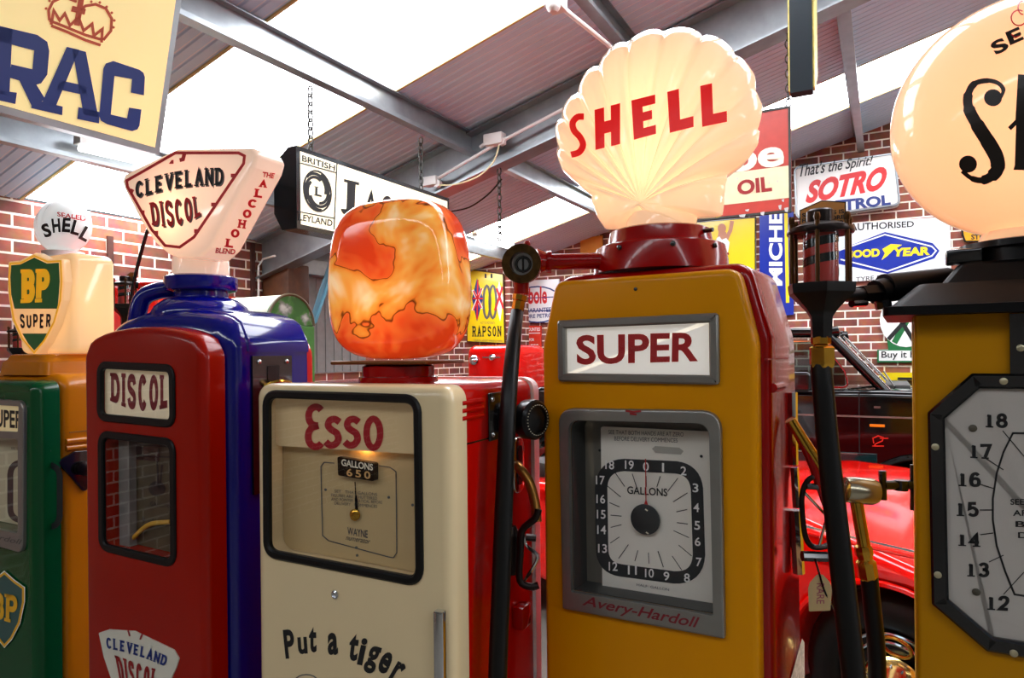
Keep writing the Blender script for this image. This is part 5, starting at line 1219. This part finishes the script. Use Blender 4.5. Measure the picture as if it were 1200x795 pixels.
shield = MB().slab(s_o, gy, gy+.03, .008).build('globe_shield', gl_bp, bp_)
xl_, xr2 = BP.hy(12, 330, gy).x, BP.hy(76, 330, gy).x
y1 = min(BP.hx(137, 330, xr2).y, .5)
mb = MB().slab(rrect(xl_, xr2, zz(66, 415), zz(66, 301), .03), gy+.025, y1, .02, .025)
mb.build('globe', gl_bp, bp_, ang=60)
lamp(bp_, ((xl_+xr2)/2, (gy+y1)/2, zz(66, 360)), .45, '#FFD09A', .05)
hsd = onto(BP, gy, .0012)
ins = lambda f: [(41+(a-41)*f, 356+(b-356)*f) for a, b in shp]
decpx('shield_green', shield, blgr, [], 1, hsd, polys=[[(13, 311), (24, 310), (40, 302), (55, 309), (69, 308), (70, 330), (69, 345), (67.5, 362), (17, 362), (13, 345), (12, 325)]])
decpx('shield_green', shield, blgr, [], 1, hsd, polys=[[(26, 391), (57, 391), (49, 402), (40, 411), (33, 403)]])
gb = [(12, 309), (24, 308.5), (40, 300), (56, 307), (71, 306), (72, 330), (70.5, 352), (63, 378), (52, 399), (40, 413.5), (26, 397), (16, 374), (12, 350), (10.5, 325), (12, 309)]
decpx('border', shield, blg, [gb], 2, onto(BP, gy, .002))
dec('lettering', shield, blg, K('BP', .62, .25, .04, .05, st=.11), [(24, 316), (59, 315), (57, 354), (24, 355.5)], onto(BP, gy, .0025))
dec('lettering', shield, blackink, K('SUPER', .58, .2, .0, .22), [(23, 368), (60, 368), (59, 385), (24, 385)], onto(BP, gy, .002))

# ===== far red pump with white scallop globe
RD = Fr(*P(60, 415, 3.5).xy, 28)
rd = thing('petrol_pump', 'red pump half hidden at the back left with a small white unlit globe', 'petrol pump', RD)
Y0 = P(60, 415, 3.5).y; zt = RD.hy(5, 326, 0).z
slabname('body', rrect(-.33, .27, .0, zt, .12), 0, .42, red, rd, .03, .03)
MB().slab(rrect(-.28, .10, zt-.48, zt-.20, .03), -.006, .002).build('dial_window', M('dark_window', '#10181C', .1, coat=1), rd)
MB().slab(rrect(-.28, .10, .4, zt-.60, .03), -.006, .002).build('lower_window', M('dark_window', '#10181C', .1, coat=1), rd)
MB().frame(rrect(-.29, .11, zt-.49, zt-.19, .03), .012, -.01, .001, .003).build('window_frame', chrome, rd)
MB().box(-.30, .24, -.004, .001, zt-.56, zt-.545).build('trim_line', white, rd, ang=0)
Yg = 3.7; g0 = RD.at(74, 266, Yg); rg_ = 41*Yg/800
rings = []
for i in range(1, 24):
    a = math.pi*i/24; row = []
    for j in range(96):
        t = 2*math.pi*j/96; x = math.sin(a)*math.cos(t); y = math.sin(a)*math.sin(t)*.6; z = -math.cos(a)*.78
        fa = math.atan2(x, z+.85); fl_ = .05*abs(math.cos(fa*9))**5 * min(1, max(0, (z+.8)))
        row.append(g0 + V((x, y, z))*rg_*(1-fl_))
    rings.append(row)
wg = MB().loft(rings).build('globe', opal('white_scallop_glass', '#F4F4F2', '#F0F4F2', .4, .2), rd, ang=70)  # emission in the glass brightens this globe, which has no bulb
MB().lathe([(.15, 0), (.15, g0.z-rg_*.6-zt-.14), (.10, g0.z-rg_*.6-zt-.12), (.10, g0.z-rg_*.62-zt)], (g0.x, g0.y, zt-.02), n=30).build('globe_base', white, rd)
hg = bvh_hit(RD, wg, .008)
for ch, (px, py), an in zip('SHELL', ((56, 270), (67, 264.5), (78.5, 264), (89, 267), (99, 274)), (22, 8, -4, -14, -24)):
    c_, s_2 = math.cos(R(-an)), math.sin(R(-an)); rot = lambda x, y: (px+x*c_-y*s_2, py+x*s_2+y*c_)
    an2 = {'S': -18, }.get(ch, 0)
    c_, s_2 = math.cos(R({0: -20, 1: -6, 2: 4, 3: 16, 4: 30}['0123'.find('x') if False else [56, 67, 78.5, 89, 99].index(px)])), math.sin(R({0: -20, 1: -6, 2: 4, 3: 16, 4: 30}[[56, 67, 78.5, 89, 99].index(px)]))
    dec('lettering', wg, blackink, T(ch, .04), [rot(-4.6, -8), rot(4.6, -8), rot(4.6, 8), rot(-4.6, 8)], hg)
dec('lettering', wg, redink, T('SEALED', .03), [(68, 249), (100, 254), (100, 260), (68, 254)], hg)
# its two little sight glasses, arm and wire
k2 = 3.3/800*.38
C1 = sight(rd, lambda px, py: RD.at(146.5, 357, 3.3), k2*1.0, RD)
MB().tube([C1+V((0, 0, -.16)), C1+V((0, 0, -.55)), V((.25, .12, zt-.5))], .018, 8, 4).build('sight_stem', black, rd)
MB().tube([RD.at(158, 333, 3.3), RD.at(168, 336, 3.3)], .018, 8).build('arm_joint', black, rd)
MB().tube([RD.at(166, 337, 3.3), RD.at(196, 336, 3.3), RD.at(215, 336, 3.32)], .030, 10).build('arm', red, rd)
MB().tube([RD.at(152, 372, 3.25), RD.at(157, 330, 3.22), RD.at(171, 276, 3.2), RD.at(177, 262, 3.2)], .009, 6, 4).build('hose', black, rd)
C2 = sight(rd, lambda px, py: RD.at(22, 408, 3.2), k2*.8, RD, plate_txt=False)
MB().tube([C2+V((0, 0, -.10)), C2+V((0.02, 0.0, -.35)), V((-.0, .02, zt-.75))], .016, 8, 4).build('sight_stem', black, rd)
# ------------------------------------------------------------ vehicles and clutter behind
# red sports car
c0 = P(1040, 800, 2.3); RC = Fr(c0.x, c0.y, 53)
rc = thing('sports_car', 'low glossy red vintage car behind the pumps, chrome rimmed wheel showing', 'car', RC)
carred = M('car_red', '#F01008', .1, coat=.45, spec=.3)
q1 = RC.hy(935, 551, .05); q2_ = RC.hy(1072, 580, .05)
zt1 = RC.hy(935, 551, .95).z; zt2 = RC.hy(1072, 596, .95).z
wz, wrd = .335, .335
def arcp(cx_, r_): return [(cx_+r_*math.cos(R(t_)), max(.24, wz+r_*math.sin(R(t_)))) for t_ in range(195, -16, -14)]
side = [(-3.0, .30), (-2.8, .25)] + arcp(-2.3, .37) + [(-1.8, .24), (-.5, .24)] + arcp(0, .37) + [(.5, .24), (.66, .34), (.70, .55), (.55, zt2-.16), (.25, zt2-.02), (q2_.x, zt2), (q1.x, zt1), (-.8, zt1+.01), (-1.3, zt1-.05), (-2.2, zt1-.12), (-2.8, zt1-.22), (-3.02, .62)]
side = [V(p) for p in side]
cb_ = MB().slab(side, 0, 1.46, .05, .05, steps=6).build('body', carred, rc, ang=50)
MB().box(-1.9, -.42, .1, 1.36, .3, zt1-.2).box(.41, .6, .1, 1.36, .3, .6).box(-1.9, .6, .42, 1.04, .3, .55).build('underbody', black, rc, ang=0)
keep = cb_.data
cut(cb_, MB().slab(rrect(-2.2, -1.25, zt1-.45, zt1+.3, .05), .16, 1.30))
if len(cb_.data.polygons) < 80: cb_.data = keep
for xx in (0, -2.3):
    MB().torus((xx, .004, wz), .372, .012, (0, 1, 0), 40, 6).build('arch_lip', carred, rc)
# crease and trim along the side
for dz, mt in ((.0, carred),):
    a = RC.hy(935, 622, -.0); b = RC.hy(1072, 654, -.0)
    MB().tube([V((a.x-.2, .0, a.z)), V((b.x, .0, b.z)), V((b.x+.3, .0, b.z))], .007, 8).build('side_crease', carred, rc)
a = RC.hy(1020, 641, 0); b = RC.hy(1072, 653, 0)
MB().tube([V((a.x-1.2, -.006, a.z+.05)), V((b.x+.25, -.006, b.z+.012))], .004, 6).build('chrome_strip', chrome, rc)
MB().loft([[V((x, .2+.1*0, zt1-.02)), V((x, 1.26, zt1-.02)), V((x-.08, 1.2, zt1+.26)), V((x-.08, .26, zt1+.26))] for x in (-1.2, -1.195)]).build('windscreen', sglass, rc, ang=0)
MB().tube([(-1.2, .2, zt1-.02), (-1.28, .26, zt1+.26), (-1.28, 1.2, zt1+.26), (-1.2, 1.26, zt1-.02)], .012, 8).build('windscreen_frame', chrome, rc)
MB().box(-2.25, -1.95, .2, 1.26, zt1-.42, zt1-.02, .05).build('seat', M('black_leather', '#15110F', .5), rc)
rim = M('bright_rim', '#BFD8E4', .12, metal=1.0)
def wheel(fr_t, x, y, z, r, sgn=-1):
    w_ = MB().torus((x, y+.08, z), r-.075, .075, (0, 1, 0), 48, 14).build('tyre', rubber, fr_t)
    MB().lathe([(r-.13, .0), (r-.14, .012), (r-.17, -.012), (.12, -.02), (.09, -.01)], (x, y+.05, z), n=48, d=(0, sgn, 0)).build('wheel_disc', M('dark_wheel_disc', '#1C1A18', .25, metal=.6), w_)
    for rr__ in (.186, .156): MB().torus((x, y+.035, z), rr__*r/.335, .0075, (0, 1, 0), 48, 8).build('rim_ring', rim, w_)
    hb2 = MB(); hb2.lathe([(.11, 0), (.115, .012), (.10, .03), (.08, .036), (.055, .05), (.03, .058), (.001, .06)], (x, y+.03, z), n=40, d=(0, sgn, 0)).build('hub_cap', M('gilt_chrome', '#D8C27A', .15, metal=1.0), w_)
    for k in range(16):
        a = 2*math.pi*k/16; MB().tube([(x+.085*math.cos(a), y-.006, z+.085*math.sin(a)), (x+.108*math.cos(a), y+.016, z+.108*math.sin(a))], .005, 6).build('hub_rib', chrome, w_)
    return w_
w_ = wheel(rc, 0, .03, wz, wrd); wheel(rc, -2.3, .03, wz, wrd); 
for xx in (0, -2.3): MB().torus((xx, 1.35, wz), wrd-.075, .075, (0, 1, 0), 32, 10).build('tyre', rubber, rc)
MB().torus((RC.hy(1052, 760, -.02).x, -.03, RC.hy(1052, 758, -.02).z), .028, .007, (0, 1, 0), 24, 8, sx=1.7, dirx=(1, 0, -.12)).build('hub_emblem', brass, w_)

# black estate car
YB = 5.45
bc = thing('saloon_car', 'black car with dark green sills and chrome window trim by the brick wall', 'car', RM)
bk = M('car_black', '#050506', .1, coat=.5, spec=.3); dg = M('car_dark_green', '#0C2A2C', .12, coat=1.0)
g = lambda px, py, y=YB: RM.hy(px, py, y)
xb0 = g(800, 470).x-1.4; xf = g(1072, 455).x + 1.0
belt = g(1008, 459).z; sill = g(1000, 552).z; low = sill-.30; roof = g(940, 387, YB+.1).z
bon = g(1060, 457, YB+.3).z
body = MB().slab(rpoly([(xb0, .38), (xf-.05, .38), (xf, .60), (xf, bon-.10), (xf-.15, bon-.01), (g(1035, 455).x, belt+.012), (xb0+.1, belt), (xb0, belt-.12)], .07, 5), YB, YB+1.62, .05, .05).build('body', bk, bc)
wxc = g(1082, 600).x; wzc = .33
cut(body, MB().slab(circ(wxc, wzc+.02, .40, n=36), YB-.1, YB+.35), MB().slab(circ(wxc-2.75, wzc+.02, .40, n=36), YB-.1, YB+.35))
for xx in (wxc, wxc-2.75):
    MB().torus((xx, YB, wzc+.02), .415, .022, (0, 1, 0), 40, 8).build('wheel_arch', bk, bc); wheel(bc, xx, YB+.04, wzc, .33)
xa = wxc-.42
MB().box(xb0+.3, g(1028, 540).x, YB-.006, YB+.01, .40, g(990, 530).z, .004).build('sill_panel', dg, bc)
# cabin
x_a0, x_a1 = g(966, 393, YB+.1).x, g(1012, 458, YB+.1).x
cab_o = rpoly([(xb0+.15, belt-.02), (x_a1+.16, belt-.02), (x_a0+.02, roof), (xb0+.5, roof)], [.02, .02, .08, .12], 6)
dw = rpoly([(g(935, 455, YB+.08).x-.3, belt+.03), (g(994, 458, YB+.08).x, belt+.03), (g(989, 440, YB+.08).x, belt+.14), (g(962, 402, YB+.08).x, roof-.09), (g(935, 402, YB+.08).x-.3, roof-.09)], .03, 4)
dw2 = rpoly([(dw[0][0]-1.0, belt+.03), (dw[0][0]-.07, belt+.03), (dw[0][0]-.07, roof-.09), (dw[0][0]-.95, roof-.09)], .05, 4)
rf = MB().box(xb0+.45, x_a0+.05, YB+.12, YB+1.50, roof-.05, roof, .02)
for yy in (YB+.10, YB+1.52):
    rf.tube([(x_a1+.15, yy, belt-.02), (x_a0+.03, yy, roof-.045), (x_a0-.04, yy, roof-.025), (xb0+.6, yy, roof-.025), (xb0+.2, yy, belt-.02)], .036, 10, 3)
    for xx in (dw[0][0]-.035, dw[0][0]-1.03): rf.tube([(xx, yy, belt-.02), (xx, yy, roof-.03)], .034, 8)
rf.build('cabin', bk, bc)
MB().box(xb0+.2, x_a1+.15, YB+.08, YB+1.54, belt-.02, belt+.01).box(x_a1-.75, x_a1-.6, YB+.3, YB+.8, belt, belt+.2, .03).build('interior', black, bc, ang=0)
sp = M('tinted_pane', '#8A9494'); tint = pane_mat('car_window_pane', '#AEB8B4')
for d in (dw, dw2):
    MB().slab(inset(d, -.004), YB+.10, YB+.105).build('side_window', tint, bc, ang=0); MB().frame(inset(d, -.012), .014, YB+.074, YB+.09, .003).build('window_trim', chrome, bc)
# windscreen over the scuttle
wf = [V((x_a1+.155, 0, belt)), V((x_a0+.04, 0, roof-.02))]
MB().loft([[p+V((0, y, 0)) for p in (wf[0], wf[1], wf[1]+V((.012, 0, .005)), wf[0]+V((.012, 0, .005)))] for y in (YB+.14, YB+1.48)]).build('windscreen', tint, bc, ang=0)
MB().tube([V((x_a1+.17, YB+.13, belt)), V((x_a0+.05, YB+.13, roof-.01)), V((x_a0+.05, YB+1.49, roof-.01)), V((x_a1+.17, YB+1.49, belt))], .012, 8).build('windscreen_trim', chrome, bc)
MB().tube([V((x_a1+.20, YB+.3, belt+.02)), V((x_a1+.13, YB+.8, belt+.12))], .007, 6).build('wiper', black, bc)
m_ = g(938, 447, YB-.08); MB().slab(rrect(m_.x-.075, m_.x+.075, m_.z-.07, m_.z+.07, .03), YB-.14, YB-.05, .02).tube([(m_.x+.03, YB-.08, m_.z), (m_.x+.12, YB+.08, m_.z)], .015, 8).build('door_mirror', black, bc)
MB().slab(rrect(m_.x-.06, m_.x+.06, m_.z-.05, m_.z+.05, .02), YB-.048, YB-.045).build('mirror_glass', chrome, bc, ang=0)
zl = g(1000, 488).z; MB().box(xb0+.1, xf-.1, YB-.008, YB+.001, zl-.006, zl+.006).build('waist_strip', greyframe, bc, ang=0)
zl = g(1000, 532).z; MB().box(xb0+.3, xa+.02, YB-.008, YB-.0, zl-.004, zl+.004).build('sill_strip', greyframe, bc, ang=0)
q = g(1007, 500); MB().box(q.x-.004, q.x+.004, YB-.0015, YB+.001, sill, belt).build('door_gap', blackink, bc, ang=0)
a, b = g(1019, 497), g(1037, 501); MB().box(a.x, b.x, YB-.012, YB, b.z, a.z, .004).build('side_indicator', M('amber_lens', '#F07A10', .2, emis='#F07A10', es=.3), bc)
hB_ = onto(RM, YB, .003)
decpx('red_emblem', bc, M('emblem_red', '#E02010', .4), [[(1024, 520), (1023, 514), (1029, 511), (1035, 513), (1034, 517), (1027, 520), (1024, 523)], [(1022, 523), (1036, 523)], [(1031, 514), (1041, 514)]], 1.4, hB_)
a = g(1028, 482); MB().box(a.x-.02, a.x+.02, YB-.008, YB, a.z+.02, a.z+.035).build('door_badge', chrome, bc, ang=0)
# bonnet ornament
q = g(1040, 452, YB+.5); MB().box(q.x-.05, q.x+.15, YB+.4, YB+1.2, q.z-.02, q.z+.01, .004).build('bonnet_vent', greyink, bc)

# red van behind the white pump
vf = RM; yv = 5.75; a = vf.hy(545, 404, yv); b = vf.hy(598, 404, yv)
vn = thing('van', 'bright red vehicle corner with a chrome handle showing beside the orange globe', 'van', RM)
xv0, xv1 = max(XW+.45, a.x), b.x+.02; ztv = a.z-.01
MB().slab(rrect(xv0, xv1, .35, ztv, .09), yv, yv+.75, .08, .05).build('body', carred, vn)
q = vf.hy(578, 419, yv); mb = MB().lathe([(.025, 0), (.03, .01), (.02, .03), (.028, .04), (.01, .05)], (q.x, yv, q.z), n=16, d=(0, -1, 0)); mb.tube([(q.x-.10, yv-.03, q.z), (q.x+.10, yv-.03, q.z)], .009, 8); mb.build('handle', chrome, vn)
q = vf.hy(556, 421, yv); MB().lathe([(.04, 0), (.05, .02), (.03, .05), (.0, .06)], (q.x, yv, q.z-.01), n=20, d=(0, -1, 0)).build('side_lamp', chrome, vn)
for xx in (xv0+.14, xv1-.14): MB().torus((xx, yv+.12, .30), .22, .07, (0, 1, 0), 32, 10).build('tyre', rubber, vn)
MB().box(xv0+.03, xv1-.03, yv+.06, yv+.69, .27, .37).build('chassis', black, vn, ang=0)

# green mottled barrel-topped cabinet
mot = bpy.data.materials.new('mottled_green_paint'); mot.use_nodes = True; nt = mot.node_tree
nz_ = nt.nodes.new('ShaderNodeTexNoise'); nz_.inputs['Scale'].default_value = 9; nz_.inputs['Detail'].default_value = 5
tc = nt.nodes.new('ShaderNodeTexCoord'); nt.links.new(tc.outputs['Object'], nz_.inputs['Vector'])
cr = nt.nodes.new('ShaderNodeValToRGB'); nt.links.new(nz_.outputs['Fac'], cr.inputs[0]); el = cr.color_ramp.elements
while len(el) < 4: el.new(.5)
for e_, (p_, c_) in zip(el, ((.44, '#2E6420'), (.51, '#3E7A2A'), (.56, '#7C8278'), (.64, '#C8CCC4'))): e_.position = p_; e_.color = lin(c_)
nt.links.new(cr.outputs[0], nt.nodes['Principled BSDF'].inputs['Base Color']); nt.nodes['Principled BSDF'].inputs['Roughness'].default_value = .5
GC = Fr(*P(342, 415, 3.6).xy, -62)
gc_ = thing('oil_cabinet', 'old green metal cabinet with a mottled barrel shaped lid behind the blue pump', 'cabinet', GC)
rq = .16; zc_ = P(342, 381, 3.6).z
MB().box(-rq-.01, rq+.01, .0, .9, 0, zc_, .01).build('body', M('cabinet_green', '#3C7A2C', .45, noise=.2), gc_)
half = circ(0, zc_, rq, n=24, a0=0, a1=180)
MB().slab(half, .02, .95).build('lid', M('pale_lid', '#C9CBB2', .5, noise=.15), gc_, ang=30)
MB().slab(half, .0, .019).build('lid_end', mot, gc_, ang=0)
MB().tube([V((p.x, .0, p.y)) for p in half], .008, 6).build('lid_rim', M('rim_brown', '#5A4A30', .5), gc_)

# red and yellow painted board low on the left wall
tb = thing('tin_sign', 'red and yellow painted board low on the left brick wall behind the blue pipe', 'sign', RM)
HW = lambda px, py: RM.hx(px, py, XW+.02)
a, b = HW(156, 338), HW(276, 376)
MB().box(XW+.002, XW+.02, a.y, b.y, b.z, a.z).build('plate', enamel_r, tb, ang=0)
MB().box(XW+.02, XW+.024, a.y+.3, b.y-.05, a.z-.13, a.z-.02).build('yellow_band', enamel_y, tb, ang=0)
# ------------------------------------------------------------ camera, light, view
cam = bpy.data.cameras.new('camera'); co = bpy.data.objects.new('camera', cam); C.objects.link(co)
cam.sensor_width = 36; cam.lens = FL/1200*36; cam.shift_y = 17.5/1200; cam.clip_start = .02
m = Matrix(((math.cos(ROLL), math.sin(ROLL), 0, 0), (0, 0, -1, 0), (-math.sin(ROLL), math.cos(ROLL), 0, 0), (0, 0, 0, 1)))
m.translation = CAM; co.matrix_world = m
bpy.context.scene.camera = co
w = bpy.data.worlds.new('world'); bpy.context.scene.world = w; w.use_nodes = True
w.node_tree.nodes['Background'].inputs[0].default_value = (.8, .9, 1, 1); w.node_tree.nodes['Background'].inputs[1].default_value = .3
sc = bpy.context.scene; vs = sc.view_settings
vs.view_transform = 'Standard'; vs.look = 'None'; vs.exposure = 0.0; vs.gamma = 1; vs.use_curve_mapping = False
sc.cycles.use_denoising = True; sc.cycles.max_bounces = 8; sc.cycles.diffuse_bounces = 4; sc.cycles.transparent_max_bounces = 12
sc.cycles.caustics_reflective = False; sc.cycles.caustics_refractive = False; sc.cycles.sample_clamp_indirect = 4
